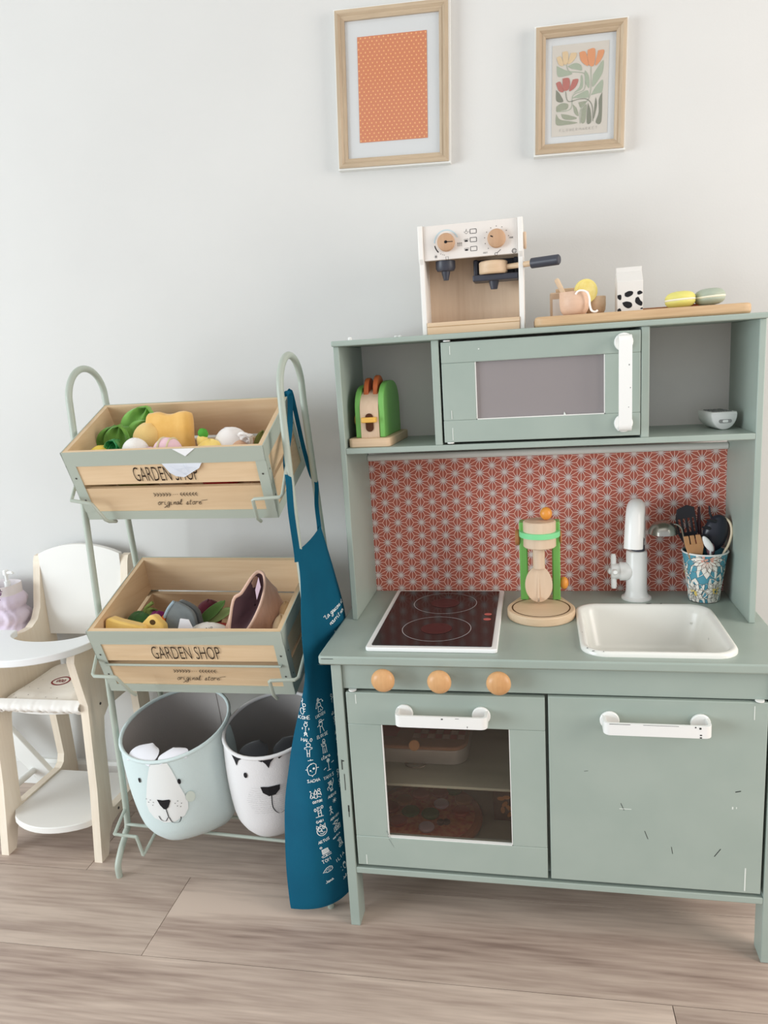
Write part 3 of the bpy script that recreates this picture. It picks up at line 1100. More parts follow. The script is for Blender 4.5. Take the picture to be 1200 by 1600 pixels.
for k, z in enumerate((.1595, .1465, .1325)):
    pr.stroke([(p[0], p[1]) for p in rrect(.0005, .0108, z - .0033, z + .0033, .001, 3)], .0008, fp, closed=True)
    if k == 0:
        pr.stroke([(-.0092, z), (-.0055, z - .0032), (-.0015, z), (-.005, z + .001)], .0005, fp, closed=True)
        pr.stroke([(-.006, z + .001), (-.005, z + .0042)], .0006, fp)
    else:
        pr.stroke([(-.0095, z + .0015), (-.0082, z - .0022), (-.0038, z - .0022), (-.0022, z + .0015)], .0006, fp, closed=True)
        pr.disc(-.006, z - .0008, .0026, .0012, fp, 10)
for k in range(9):                                   # dots around the right dial
    a = radians(225 - k * 27)
    pr.disc(.043 + .0195 * cos(a), .1445 + .0195 * sin(a), .0007, .0007, fp, 6)
strokes(pr, 'MIN', .0245, .1245, .0026, .0004, fp)
strokes(pr, 'MA', .0655, .1445, .0026, .0004, fp)
pr.stroke([(.0672, .1432), (.0692, .1458)], .0004, fp)
pr.stroke([(.0692, .1432), (.0672, .1458)], .0004, fp)
pr.stroke(arc(.0415, .121, .0022, 0, 340), .0006, fp)
pr.stroke([(.043, .1225), (.049, .1275)], .0007, fp)
pr.stroke(arc(.0705, .1235, .0034, 0, 345), .0008, fp)
pr.stroke(arc(.0705, .1235, .0018, 0, 345), .0005, fp)
obj('printed_symbols', pr, BLACK, CM, smooth=0)
bl = MB()
bl.stroke(arc(-.0385, .1455, .0195, 178, 20, 22), .0022, fp)
obj('printed_blue_arc', bl, mat('pale_blue_ink', (190, 208, 214), .6, .2), CM, smooth=0)
obj('spout', MB().lathe([(.0165, .1195), (.0165, .108), (.014, .1035), (.0075, .1025), (.0068, .099), (.0042, .0885), (0, .0885)], (-.044, .022, 0)), DKBLUE, CM)
gh = MB().box(.001, .0755, .012, .054, .082, .092)
gh.box(.001, .009, .04, .054, .092, .1195).box(.068, .0755, .04, .054, .092, .1195).box(.001, .0755, .052, .057, .092, .1195)
gh2 = obj('group_head', gh, DKBLUE, CM, bevel=.002)
obj('group_spout', MB().lathe([(.0085, .083), (.008, .079), (.0055, .069), (0, .069)], (.035, .030, 0)), DKBLUE, CM)
obj('side_knob', MB().cyl((cx1, .012, .140), .0135, .005, 'x', 26, .0012), BEECH, CM, smooth=50)
PFT = thing('portafilter', 'wooden portafilter with a dark handle, held in the toy coffee machine', 'portafilter', (.290, -.166, ZT + .0925))
obj('filter_cup', MB().cyl((0, 0, 0), .0235, .0205, 'z', 32, .002), BEECHX, PFT)
obj('arm', MB().tube([(.022, -.006, .0095), (.066, -.028, .0095)], .0045, 12), BEECHX, PFT)
obj('grip', MB().tube([(.062, -.026, .0095), (.063, -.0265, .0095), (.104, -.0465, .0095), (.1055, -.0472, .0095)], [.006, .0082, .0082, .0065], 16), DKBLUE, PFT, smooth=40)

# ------------------------------------------------------------------ cutting board with play food
cb = obj('cutting_board', MB().prism(rrect(-.164, .164, -.052, .052, .014), 'z', 0, .0165), BOARDW, bevel=.004)
cb.location, cb.rotation_euler = (.519, -.158, ZT), (0, 0, radians(1.0))
tag(cb, 'wooden cutting board carrying play food, on the right of the hutch top', 'cutting board')
ZB = ZT + .0166


def toy_cup(name, label, loc, r, h, m, group=None):
    prof = [(r * .62, 0), (r * .80, .003), (r * .94, h * .25), (r, h * .55), (r * .99, h - .001), (r * .96, h), (r * .88, h - .001), (r * .86, h * .4), (r * .7, h * .15), (0, h * .15)]
    o = obj(name, MB().lathe(prof, seg=32), m, smooth=60)
    o.location = loc
    return tag(o, label, 'cup', group)


toy_cup('toy_cup', 'pink-beige wooden cup in front, with a wavy milk splash on its right side', (.4200, -.166, ZB), .0240, .0375, PINKW)
toy_cup('toy_cup', 'plain wooden cup behind the lemon slice, right of the three cups', (.4560, -.128, ZB), .0175, .030, BEECHX)
jar = thing('toy_jar', 'small square wooden box with a white paper front, behind the front cup at left', 'box', (.396, -.122, ZB))
obj('body', MB().box(-.014, .016, -.012, .012, 0, .041), BEECH, jar, bevel=.002)
obj('paper_front', MB().box(-.010, .012, -.0126, -.0121, .002, .030), mat('bright_paper', (246, 246, 244), .6, .2), jar)
lid_ = obj('toy_tea_lid', MB().box(-.022, .022, -.006, .006, 0, .006), BEECHX, bevel=.001)
lid_.location = (.414, -.118, ZB + .0414)
tag(lid_, 'thin wooden slat lying across the square box and the cups', 'slat')
spo = thing('wooden_spoon', 'little wooden spoon leaning out of the front cup', 'spoon', (.405, -.164, ZB + .012))
obj('handle', MB().tube([(.004, 0, .012), (-.012, .004, .046), (-.0135, .0045, .0485)], [.0036, .0042, .0028], 12, flat=.6), BEECHX, spo)
obj('bowl', MB().blob((.006, -.001, .006), (.006, .005, .009), 14, 8), BEECHX, spo)
lem = thing('lemon_slice', 'yellow toy lemon slice standing upright behind the front cup', 'lemon slice', (.4395, -.150, ZB + .0385))
lem.rotation_euler = (0, radians(8), radians(18))
obj('rind', MB().cyl((0, -.003, 0), .0195, .006, 'y', 32, .001), mat('lemon_rind', (230, 214, 128), .5, .3), lem)
obj('flesh', MB().cyl((0, -.0034, 0), .0155, .0068, 'y', 32), mat('lemon_flesh', (226, 206, 116), .5, .3, col2=(234, 220, 146), nscale=90), lem)
ml = smooth_path([(-.008, 0, .030), (-.004, -.002, .0345), (.003, -.003, .035), (.010, -.002, .031), (.0135, 0, .022), (.014, .001, .012), (.0165, -.002, .003), (.022, -.003, .0005), (.026, -.002, .0025)], 4)
sp_ = obj('milk_splash', MB().tube(ml, [.0017] * len(ml), 10), mat('milk_white', (248, 242, 236), .4, .4))
sp_.location = (.4290, -.190, ZB + .002)
tag(sp_, 'white wavy milk splash ribbon hooked over the front cup', 'milk splash')
mk = thing('milk_carton', 'white toy milk carton with black cow spots on the cutting board', 'carton', (.508, -.146, ZB))
MW = mat('carton_white', (222, 219, 214), .5, .3)
cw_, cd_ = .0200, .0185
body = MB()
body.add([(-cw_, -cd_, 0), (cw_, -cd_, 0), (cw_, cd_, 0), (-cw_, cd_, 0), (-cw_, -cd_, .048), (cw_, -cd_, .048), (cw_, cd_, .048), (-cw_, cd_, .048), (-cw_, -.002, .064), (cw_, -.002, .064), (cw_, .002, .064), (-cw_, .002, .064)],
         [(0, 3, 2, 1), (0, 1, 5, 4), (1, 2, 6, 5), (2, 3, 7, 6), (3, 0, 4, 7), (4, 5, 9, 8), (6, 7, 11, 10), (8, 9, 10, 11), (5, 6, 10, 9), (7, 4, 8, 11)])
obj('body', body, MW, mk, bevel=.0008)
obj('top_seam', MB().box(-cw_, cw_, -.002, .002, .0635, .0715), MW, mk, bevel=.0006)
sp2 = MB()
cow = [[(883, 290), (920, 272), (958, 280), (955, 310), (915, 332), (885, 320)], [(1000, 285), (1025, 275), (1050, 298), (1020, 315), (1002, 310)],
       [(860, 385), (900, 375), (945, 392), (950, 430), (915, 447), (875, 420)], [(985, 345), (1010, 338), (1030, 375), (1048, 395), (1040, 428), (1005, 415), (980, 385)],
       [(812, 308), (848, 305), (850, 350), (835, 355), (815, 335)], [(812, 455), (835, 440), (850, 460), (845, 476), (814, 476)], [(1030, 452), (1048, 448), (1056, 460), (1032, 462)]]
for pts in cow:
    pp = [((x - 933) / 120 * .0200, (478 - y) / 205 * .0318 + .0005) for x, y in pts]
    pp = [(max(-.0198, min(.0198, a.x)), max(.0004, a.y)) for a in smooth_path([(a[0], a[1], 0) for a in pp + [pp[0]]], 4)[:-1]]
    sp2.poly(pp, lambda a, b: (a, -cd_ - .0003, b))
obj('cow_spots', sp2, BLACK, mk, smooth=0)


def macaron(label, loc, col, tilt=0):
    t = thing('toy_macaron', label, 'macaron', loc, group='toy macarons on the cutting board')
    t.rotation_euler = (0, tilt, 0)
    m = mat('macaron_%d' % col[0], col, .45, .4)
    obj('shell', MB().lathe([(.0225, .000), (.0236, .0025), (.0224, .0060), (.0190, .0098), (.0135, .0122), (.007, .0132), (0, .0134)], (0, 0, .0138), seg=32), m, t, smooth=70)
    obj('shell', MB().lathe([(0, .0004), (.007, .0005), (.0135, .0014), (.0190, .0038), (.0224, .0074), (.0236, .0105), (.0225, .0128)], seg=32), m, t, smooth=70)
    obj('filling', MB().lathe([(.0232, .0118), (.0242, .0134), (.0232, .0150)], seg=32), mat('cream_filling', (240, 236, 214), .5, .3), t)


macaron('yellow toy macaron, left of the two on the cutting board', (.588, -.150, ZB), (224, 216, 120), radians(-2))
macaron('sage grey toy macaron, right of the two on the cutting board', (.634, -.145, ZB + .0015), (168, 178, 160), radians(-3))
ck = obj('toy_cookie', MB().cyl((0, 0, 0), .018, .006, 'z', 24, .0015), mat('cookie_orange', (206, 112, 76), .5, .3))
ck.location = (.611, -.128, ZB)
tag(ck, 'flat reddish-orange toy biscuit peeking out between the two macarons', 'biscuit')
kn = obj('wooden_knife', MB().prism([(-.038, -.006), (.03, -.008), (.042, .002), (.03, .008), (-.038, .006)], 'z', 0, .0055), wood('knife_wood', (168, 122, 92), (186, 140, 108), 'x', 30), bevel=.001)
kn.location = (.560, -.120, ZB)
kn.rotation_euler = (0, 0, radians(4))
tag(kn, 'flat brown wooden toy knife lying behind the yellow macaron', 'knife')

# ------------------------------------------------------------------ toaster in the left compartment
TO = thing('toy_toaster', 'green and beech toy toaster with a yellow lever, in the left hutch compartment', 'toaster', (.0725, -.130, .8184), radians(-3))
GREEN = mat('toy_green', (118, 182, 92), .4, .4)
YEL = mat('toy_yellow', (228, 178, 84), .4, .4)
obj('base', MB().prism(rrect(-.0375, .0375, -.076, .076, .008), 'z', 0, .0155), BEECHX, TO, bevel=.0015)


def arch(y0, y1, h, r):
    n = 12
    pts = [(y0, .0155)]
    cy_, ry = (y0 + y1) / 2, (y1 - y0) / 2
    for k in range(n + 1):
        a = pi - pi * k / n
        pts.append((cy_ + ry * (abs(cos(a)) ** .75) * (1 if cos(a) > 0 else -1), h - r + r * sin(a) ** .9 if sin(a) > 0 else h - r))
    pts.append((y1, .0155))
    return pts


obj('side_panel', MB().prism(arch(-.062, .060, .106, .045), 'x', -.0265, -.0165), GREEN, TO, bevel=.0015)
obj('side_panel', MB().prism(arch(-.062, .060, .112, .045), 'x', .0165, .0265), GREEN, TO, bevel=.0015)
obj('body', MB().prism(arch(-.064, .058, .098, .038), 'x', -.0164, .0164), BEECH, TO)
obj('slot', MB().prism(rrect(-.007, .007, .026, .058, .0069), 'y', -.0655, -.0645), mat('slot_brown', (84, 52, 36), .7, .1), TO)
obj('lever', MB().prism(rrect(-.0135, .0135, -.0065, .0065, .004), 'z', .0425, .0515), YEL, TO, bevel=.0015).location = (0, -.068, 0)
obj('side_dial', MB().cyl((-.0345, -.030, .045), .0115, .008, 'x', 22, .002), YEL, TO)
for i, x in enumerate((-.0085, .0085)):
    t = obj('toy_toast', MB().prism([(-.026, 0)] + [(-.026 * cos(pi * k / 12), .0500 + .0265 * sin(pi * k / 12)) for k in range(13)] + [(.026, 0)], 'x', -.0042, .0042), mat('toast_orange', (190, 100, 56), .5, .3), bevel=.0015)
    p = Matrix.Rotation(radians(-3), 3, 'Z') @ Vector((x, -.020, 0))
    t.location = (.0725 + p.x, -.130 + p.y, .8184 + .0415 + .004 * i)
    t.rotation_euler = (0, 0, radians(-3))
    tag(t, ['left', 'right'][i] + ' of the two orange-brown toast slices sticking out of the green toaster', 'toast', 'toast slices in the toaster')

# ------------------------------------------------------------------ white device in the right compartment
DV = thing('white_controller', 'white rounded plastic controller with grey buttons, in the right hutch compartment', 'controller', (.6600, -.150, .8184), radians(9))
n = 14
sec = [(-.0215, .026), (-.0205, .0295), (.0205, .0295), (.0215, .026)]
for k in range(1, n):
    a = -pi * k / n
    sec.append((.0215 * cos(a), .026 + .026 * sin(a)))
body = MB()
vs, fs = [], []
ys = [(-.001, .90), (.0, .97), (.003, 1), (.056, 1.0), (.062, .95)]
for y, s in ys:
    vs += [(p[0] * s, y, .0145 + (p[1] - .0145) * s) for p in sec]
q = len(sec)
for i in range(len(ys) - 1):
    fs += [(i * q + k, i * q + (k + 1) % q, (i + 1) * q + (k + 1) % q, (i + 1) * q + k) for k in range(q)]
fs += [tuple(range(q - 1, -1, -1)), tuple((len(ys) - 1) * q + k for k in range(q))]
body.add(vs, fs)
obj('body', body, WPLAST, DV, smooth=50)
bt = MB()
for j in range(3):
    for i in range(4):
        bt.box(-.015 + i * .008, -.0095 + i * .008, .006 + j * .018, .018 + j * .018, .0293, .0308)
obj('buttons', bt, mat('button_grey', (120, 122, 120), .5, .3), DV, bevel=.0005)
fc = MB()
fc.prism(rrect(-.0095, .0115, .0115, .0175, .0028), 'y', -.0018, -.0009)
fc2 = obj('front_slot', fc, mat('slot_grey', (150, 150, 148), .4, .3), DV)
obj('slot_lens', MB().prism(rrect(-.0035, .0055, .0125, .0165, .0015), 'y', -.0022, -.0017), WPLAST, DV)

# ------------------------------------------------------------------ wooden stand mixer
MX = thing('toy_stand_mixer', 'wooden toy stand mixer with green posts, on the counter between hob and sink', 'mixer', (.3565, -.150, ZC))
pts = []
for k in range(37):
    a = radians(-200 + 220 * k / 36)
    pts.append((.0590 * cos(a), -.035 + .0590 * sin(a)))
pts += [(.036, .030), (.036, .040), (-.036, .040), (-.036, .030)]
obj('base', MB().prism(pts, 'z', 0, .0155), BEECHX, MX, bevel=.002)
rg = MB()
rg.stroke([(.0500 * cos(2 * pi * k / 44), -.035 + .0500 * sin(2 * pi * k / 44)) for k in range(44)], .0024, zmap(.0157), closed=True)
obj('groove', rg, mat('burnt_groove', (92, 66, 44), .8, .1), MX)
for a, b, xx in ((-.0355, -.0215, -.003), (.0215, .0355, .003)):
    obj('post', MB().add([(a + xx * 0, .006, .0155), (b, .006, .0155), (b, .026, .0155), (a, .026, .0155), (a - .0, -.012, .165), (b, -.012, .165), (b, .016, .165), (a, .016, .165)],
                         [(0, 3, 2, 1), (4, 5, 6, 7), (0, 1, 5, 4), (1, 2, 6, 5), (2, 3, 7, 6), (3, 0, 4, 7)]), GREEN, MX, bevel=.002)
hd = obj('head', MB().cyl((0, -.012, .121), .0285, .0475, 'z', 36, .002), BEECH, MX)
obj('rubber_band', MB().lathe([(.0288, .1405), (.0358, .1405), (.0358, .1500), (.0288, .1500)], (0, -.008, 0), seg=40, cap0=False, cap1=False), mat('mint_rubber', (130, 214, 150), .45, .3), MX)
obj('top_ball', MB().blob((.012, -.010, .1805), (.0105, .0105, .0115), 20, 12), mat('orange_ball', (226, 150, 62), .35, .4), MX)
obj('side_knob', MB().blob((.042, .010, .047), (.008, .0095, .0115), 18, 10), mat('orange_ball', (226, 150, 62), .35, .4), MX)
obj('pivot_knob', MB().cyl((-.043, .002, .135), .0145, .008, 'x', 20, .002), mat('brown_knob', (176, 120, 76), .4, .3), MX)
obj('pivot_knob', MB().cyl((.0345, .002, .135), .0125, .004, 'x', 20, .002), mat('brown_knob', (176, 120, 76), .4, .3), MX)
obj('shaft', MB().cyl((-.002, -.016, .082), .0105, .040, 'z', 20, .001), BEECH, MX)
oval = []
for k in range(32):
    a = 2 * pi * k / 32
    oval.append((-.003 + .0240 * cos(a) * (1 + .06 * -sin(a)), .053 + .0335 * sin(a)))
oval = [(x, min(z, .084)) for x, z in oval]
obj('paddle', MB().prism(oval, 'y', -.0185, -.0135), BEECH, MX, bevel=.001)
obj('paddle_fin', MB().prism([(-.030, .0235), (-.027, .022), (-.020, .030), (-.018, .085), (-.012, .085), (-.012, .022)], 'x', -.0052, -.0018), BEECH, MX)

# ------------------------------------------------------------------ floral cup with utensils
CU = thing('floral_cup', 'paper cup printed with white flowers on teal, at the right end of the counter', 'cup', (.6475, -.090, ZC))
r0_, r1_, hc = .0255, .0385, .092
TEAL = mat('cup_teal', (84, 148, 166), .5, .3)
obj('body', MB().lathe([(r0_, .001), (r1_, hc), (r1_ - .0012, hc), (r0_ - .001, .004), (0, .004)], seg=40), TEAL, CU, smooth=50)
rim = [(r1_ * cos(2 * pi * k / 40), r1_ * sin(2 * pi * k / 40), hc) for k in range(40)]
obj('rim', MB().tube(rim, .0016, 8, closed=True), WHITE, CU)


def cupmap(d):
    def f(u, v):          # u: metres around from the front, v: height
        r = r0_ + (r1_ - r0_) * v / hc + d
        a = -pi / 2 + u / .034
        return (r * cos(a), r * sin(a), v)
    return f


pet, lines, yel, pnk = MB(), MB(), MB(), MB()


def flower(cu_, cv, R, n, a0, a1, asp=1.0, wdt=.30, pink=False, jit=0):
    rnd = random.Random(int(cu_ * 1e4) + n)
    for lay in (0, 1):
        for k in range(n):
            a = radians(a0 + (a1 - a0) * (k + .5 * lay) / max(n - 1, 1))
            L_ = R * (1 - .28 * lay) * rnd.uniform(.88, 1.05)
            w = L_ * wdt
            def q(t, s):
                return (cu_ + L_ * t * cos(a) - s * w * sin(a), cv + (L_ * t * sin(a) + s * w * cos(a)) * asp)
            out = [q(.12, -.25), q(.45, -.72), q(.75, -.62), q(1, 0), q(.75, .62), q(.45, .72), q(.12, .25)]
            out = [(x, min(max(y, .001), hc - .001)) for x, y in out]
            pet.poly(out, cupmap(.0004 + .0003 * lay))
            lines.stroke(out, .0006, cupmap(.00055 + .0003 * lay), closed=True)
            (pnk if pink else lines).stroke([q(.2, 0), q(.62, 0)], .0005, cupmap(.0008 + .0003 * lay))
    tgt = pnk if pink else yel
    for k in range(9):
        tgt.disc(cu_ + rnd.uniform(-1, 1) * R * .2, cv + rnd.uniform(-1, 1) * R * .16, .0022, .0020, cupmap(.0012), 7)


flower(-.003, .084, .040, 9, 172, 368, 1.0, .26, True)
flower(.017, .024, .033, 9, 0, 320, 1.0, .38)
flower(-.028, .018, .031, 9, 0, 320, 1.0, .38)
flower(.052, .060, .026, 9, 0, 330)
flower(-.056, .055, .026, 9, 0, 330)
pet_m = mat('petal_white', (236, 230, 220), .5, .2)
obj('printed_petals', pet, pet_m, CU, smooth=0)
obj('printed_outlines', lines, mat('outline_brown', (74, 70, 64), .6, .2), CU, smooth=0)
obj('printed_yellow_hearts', yel, mat('heart_yellow', (222, 194, 110), .6, .2), CU, smooth=0)
obj('printed_pink_hearts', pnk, mat('heart_pink', (214, 158, 140), .6, .2), CU, smooth=0)
UX, UY, UZ = .6475, -.090, ZC
STEEL = mat('steel', (170, 168, 160), .25, .5, metal=1.0)
BLKP = mat('black_plastic', (36, 36, 42), .35, .4)
ld = thing('toy_ladle', 'small steel ladle hanging out to the left of the floral cup', 'ladle', (UX - .025, UY, UZ + .02))
ld_b = MB()
dome = [(0.0255 * sin(a), .0255 * cos(a) * .95) for a in [i * pi / 2 / 7 for i in range(8)]]
ld_b.lathe([(r, z) for r, z in dome] + [(r * .93, z - .0008) for r, z in reversed(dome)], (-.0475, -.003, .1055), seg=28, cap0=False, cap1=False)
obj('bowl', ld_b, STEEL, ld, smooth=60)
obj('handle', MB().tube(smooth_path([(-.030, -.003, .122), (-.020, -.002, .118), (-.012, 0, .098), (.008, .004, -.005)], 5), .0017, 8), STEEL, ld)
spt = thing('slotted_spatula', 'black slotted spatula standing upright at the back left of the floral cup', 'spatula', (UX, UY, UZ + .02))
spt_m = Matrix.Rotation(radians(-9), 4, 'Y')
f9 = lambda x, y, z: tuple(spt_m @ Vector((x, y, z)) + Vector((-.013, .006, 0)))
bars = MB(f9)
bars.prism([(-.0165, .132), (-.012, .150), (.006, .156), (.018, .150), (.0185, .132)], 'y', -.0015, .0015)
for x in (-.0165, -.0085, -.0005, .0075, .0145):
    bars.box(x, x + .0042 if x < .014 else .0185, -.0015, .0015, .104, .134)
bars.prism([(-.0165, .106), (-.010, .088), (.010, .088), (.0185, .106)], 'y', -.0015, .0015)
bars.box(-.0035, .0035, -.0012, .0012, 0, .09)
obj('blade', bars, BLKP, spt, bevel=.0008)
fk = thing('wooden_fork', 'light brown wooden fork with three short tines at the front of the floral cup', 'fork', (UX, UY, UZ + .02))
f8_m = Matrix.Rotation(radians(-8), 4, 'Y') @ Matrix.Rotation(radians(6), 4, 'X')
f8 = lambda x, y, z: tuple(f8_m @ Vector((x, y, z)) + Vector((-.010, -.014, 0)))
fk_b = MB(f8)
fk_b.prism([(-.0160, .092), (-.0095, .056), (.0095, .062), (.0145, .084), (.0145, .092)], 'y', -.0022, .0022)
for a, b, c_, d_ in ((-.0160, -.0075, -.0165, -.0085), (-.0055, .0020, -.0065, .0010), (.0040, .0145, .0030, .0110)):
    fk_b.prism([(a, .0915), (b, .0915), (d_, .108), (c_, .108)], 'y', -.0022, .0022)
fk_b.prism([(-.004, 0), (.004, 0), (.0065, .064), (-.0065, .064)], 'y', -.0022, .0022)
obj('fork_head', fk_b, wood('fork_wood', (176, 128, 86), (190, 142, 98), 'z', 30), fk, bevel=.0008)
ws = thing('white_spoon', 'tiny white spoon tilted in the middle of the floral cup', 'spoon', (UX, UY, UZ + .02))
obj('bowl', MB().blob((-.0005, -.024, .090), (.0062, .0032, .0165), 16, 10, rot=Matrix.Rotation(radians(-32), 3, 'Y')), WPLAST, ws)
obj('handle', MB().tube([(.005, -.022, .080), (.008, -.004, .0)], .0018, 8), WPLAST, ws)
st1 = obj('dark_stick', MB().tube([(.004, .012, 0), (-.008, .016, .118), (-.0085, .016, .149)], [.0035, .0035, .0022], 10), mat('plum_plastic', (78, 50, 56), .35, .4))
st1.location = (UX, UY, UZ + .02)
tag(st1, 'thin plum-brown stick standing at the back of the floral cup', 'stick')
pk = obj('toy_whisk', MB().blob((.006, -.014, .078), (.0075, .006, .012), 14, 8).tube([(.004, -.010, .068), (.008, 0, .0)], .002, 8), mat('dusty_pink', (150, 110, 114), .5, .3))
pk.location = (UX, UY, UZ + .02)
tag(pk, 'dusty pink round-ended tool low in the floral cup behind the white spoon', 'tool')
sv = thing('pasta_server', 'black toothed pasta server at the right of the floral cup', 'pasta server', (UX, UY, UZ + .02))
rotp = Matrix.Rotation(radians(14), 3, 'Y')
obj('head', MB().blob((.017, .002, .103), (.0215, .012, .035), 20, 12, rot=rotp), mat('navy_black_plastic', (40, 42, 52), .3, .4), sv)
for (z, x) in ((.128, .004), (.115, -.003), (.100, -.005), (.088, -.004)):
    obj('tooth', MB().tube([(x + .012, -.004, z - .002), (x - .004, -.009, z + .002)], [.004, .0016], 8), BLKP, sv)
obj('tooth', MB().tube([(.014, .006, .125), (.0085, .008, .138), (.007, .008, .152)], [.0026, .002, .0015], 8), BLKP, sv)
obj('handle', MB().tube([(.014, 0, .080), (.006, .004, .0)], .004, 10), BLKP, sv)
lp = obj('cream_loop', MB().tube(smooth_path([(.022, .010, .124), (.032, .004, .130), (.0405, -.002, .122), (.0425, -.006, .105), (.037, -.010, .085), (.027, -.014, .066), (.012, -.010, .01)], 6), .0022, 10), mat('cream_plastic', (222, 204, 176), .45, .3))
lp.location = (UX, UY, UZ + .02)
tag(lp, 'cream bent handle curving over the right rim of the floral cup', 'handle')

# ------------------------------------------------------------------ what the oven holds
ZS_ = .2627
tn = thing('picnic_tin', 'low metal tin with a red and white checked lid on the upper oven shelf', 'tin', (.130, -.205, ZS_))
obj('tin_body', MB().prism(rrect(-.097, .094, -.082, .082, .028), 'z', 0, .027), mat('tin_metal', (190, 194, 194), .35, .5, metal=.3), tn, bevel=.002)
ld2 = obj('tin_lid', MB().prism(rrect(-.098, .095, -.083, .083, .028), 'z', .027, .0335), mat('tin_lid_tan', (172, 134, 108), .5, .3), tn, bevel=.003)
rd, wh = MB(), MB()
for i in range(7):
    for j in range(4):
        (rd if (i + j) % 2 else wh).poly([(-.005 + i * .0135, -.052 + j * .017), (.007 + i * .0135, -.052 + j * .017), (.007 + i * .0135, -.037 + j * .017), (-.005 + i * .0135, -.037 + j * .017)], zmap(.0343))
rd.poly([(-.07, -.05), (-.035, -.05), (-.028, .03), (-.07, .03)], zmap(.0342))
obj('red_checks', rd, mat('check_red', (186, 62, 52), .5, .3), ld2)
obj('white_checks', wh, mat('check_white', (222, 200, 190), .5, .3), ld2)
obj('clasp', MB().tube([(.004 + .018 * cos(a), -.088 - .008 * abs(sin(a)), .004 + .012 * sin(a) * .3) for a in [pi * 2 * k / 20 for k in range(20)]], .0014, 8, closed=True), STEEL, tn)
kb = obj('wooden_token', MB().cyl((0, 0, 0), .0095, .005, 'y', 20, .001), KNOBW)
kb.location = (.1335, -.2945, ZS_ + .0395)
kb.rotation_euler = (radians(-20), 0, 0)
tag(kb, 'round wooden token standing on the front of the picnic tin lid', 'token')
pz = thing('toy_pizza', 'round toy pizza with removable toppings on the oven floor', 'pizza', (.135, -.232, .1157))
obj('crust', MB().cyl((0, 0, 0), .108, .012, 'z', 48, .004), mat('pizza_crust', (176, 104, 62), .6, .2), pz)
obj('sauce', MB().cyl((0, 0, .011), .094, .002, 'z', 40), mat('pizza_sauce', (206, 92, 62), .5, .3, col2=(224, 150, 96), nscale=120), pz)
tops = [(.1088, -.2338, 'green'), (.1466, -.2377, 'green'), (.1634, -.2045, 'mush'), (.1453, -.279, 'mush'), (.1690, -.2620, 'olive'), (.1790, -.2600, 'olive'), (.2026, -.2243, 'red'), (.2039, -.1884, 'mush2'),
        (.0913, -.1995, 'mush2'), (.119, -.176, 'red'), (.091, -.2662, 'salami'), (.157, -.168, 'salami'), (.070, -.225, 'salami'), (.182, -.155, 'green')]
tcol = {'green': (72, 128, 78), 'mush': (214, 200, 222), 'olive': (58, 36, 34), 'red': (184, 66, 50), 'mush2': (190, 132, 92), 'salami': (160, 56, 50)}
tname = {'green': ('toy_pepper_disc', 'green disc topping'), 'mush': ('toy_onion_disc', 'pale lilac disc topping'), 'olive': ('toy_olive', 'dark olive topping'), 'red': ('toy_tomato_disc', 'red disc topping'), 'mush2': ('toy_mushroom_disc', 'tan disc topping'), 'salami': ('toy_salami_disc', 'dark red salami disc topping')}
words = ['front left', 'front middle', 'centre right', 'front edge', 'front right, left one', 'front right, right one', 'right edge', 'back right', 'left', 'back middle', 'near left edge', 'back centre', 'far left', 'back far right']
for (x, y, k), wd in zip(tops, words):
    r = .007 if k == 'olive' else (.0165 if k not in ('mush',) else .0145)
    t = obj(tname[k][0], MB().cyl((0, 0, 0), r, .007, 'z', 22, .002), mat('topping_' + k, tcol[k], .5, .3))
    t.location = (x, y, .1293)
    tag(t, '%s on the oven pizza, at the %s' % (tname[k][1], wd), 'topping', 'pizza toppings')
bx = thing('food_packet', 'dark food packet with gold lettering, beside the pizza at the right of the oven', 'packet', (.283, -.210, .1157))
obj('box', MB().box(-.020, .030, -.010, .050, 0, .082), mat('packet_brown', (70, 44, 36), .5, .3), bx, bevel=.001)
tx = MB()
strokes(tx, 'Tortellini', .002, .066, .010, .0013, lambda a, b: (a, -.0104, b), adv=.7, ang=-.1)
obj('lettering', tx, mat('packet_gold', (206, 176, 120), .5, .3), bx)
pa = MB()
for k, (x, z) in enumerate(((-.006, .045), (.001, .034), (-.003, .022), (.008, .027), (.004, .048), (.010, .014))):
    pa.disc(x, z, .007, .004, lambda a, b: (a, -.0103 - .00004 * k, b), 12, .8 * k)
obj('printed_pasta', pa, mat('pasta_print', (204, 140, 76), .5, .3), bx)
bx2 = obj('orange_packet', MB().box(-.010, .012, -.006, .006, 0, .074), mat('packet_orange', (206, 130, 56), .5, .3), bevel=.001)
bx2.location = (.246, -.098, .1157)
tag(bx2, 'small orange packet at the back of the oven between pizza and dark packet', 'packet')
# ------------------------------------------------------------------ metal rack
RK = thing('metal_rack', 'sage metal rack with two hooped side frames carrying crates, left of the play kitchen', 'rack')
RR = .0062


def hoop(x, yf_top, yb_top, ztop, yf_bot, yb_bot, zb, foot):
    yc, ry = (yf_top + yb_top) / 2, (yb_top - yf_top) / 2
    zs = ztop - .058
    pts = list(foot)
    pts += [(x, yf_bot, .12), (x, yf_bot + (yf_top - yf_bot) * .5, .5), (x, yf_top, zs - .04)]
    for k in range(13):
        a = pi - pi * k / 12
        pts.append((x, yc + ry * cos(a), zs + .058 * sin(a)))
    pts += [(x, yb_top + (yb_bot - yb_top) * .08, zs - .07), (x, yb_top + (yb_bot - yb_top) * .5, (zs) / 2), (x, yb_bot, zb)]
    return pts


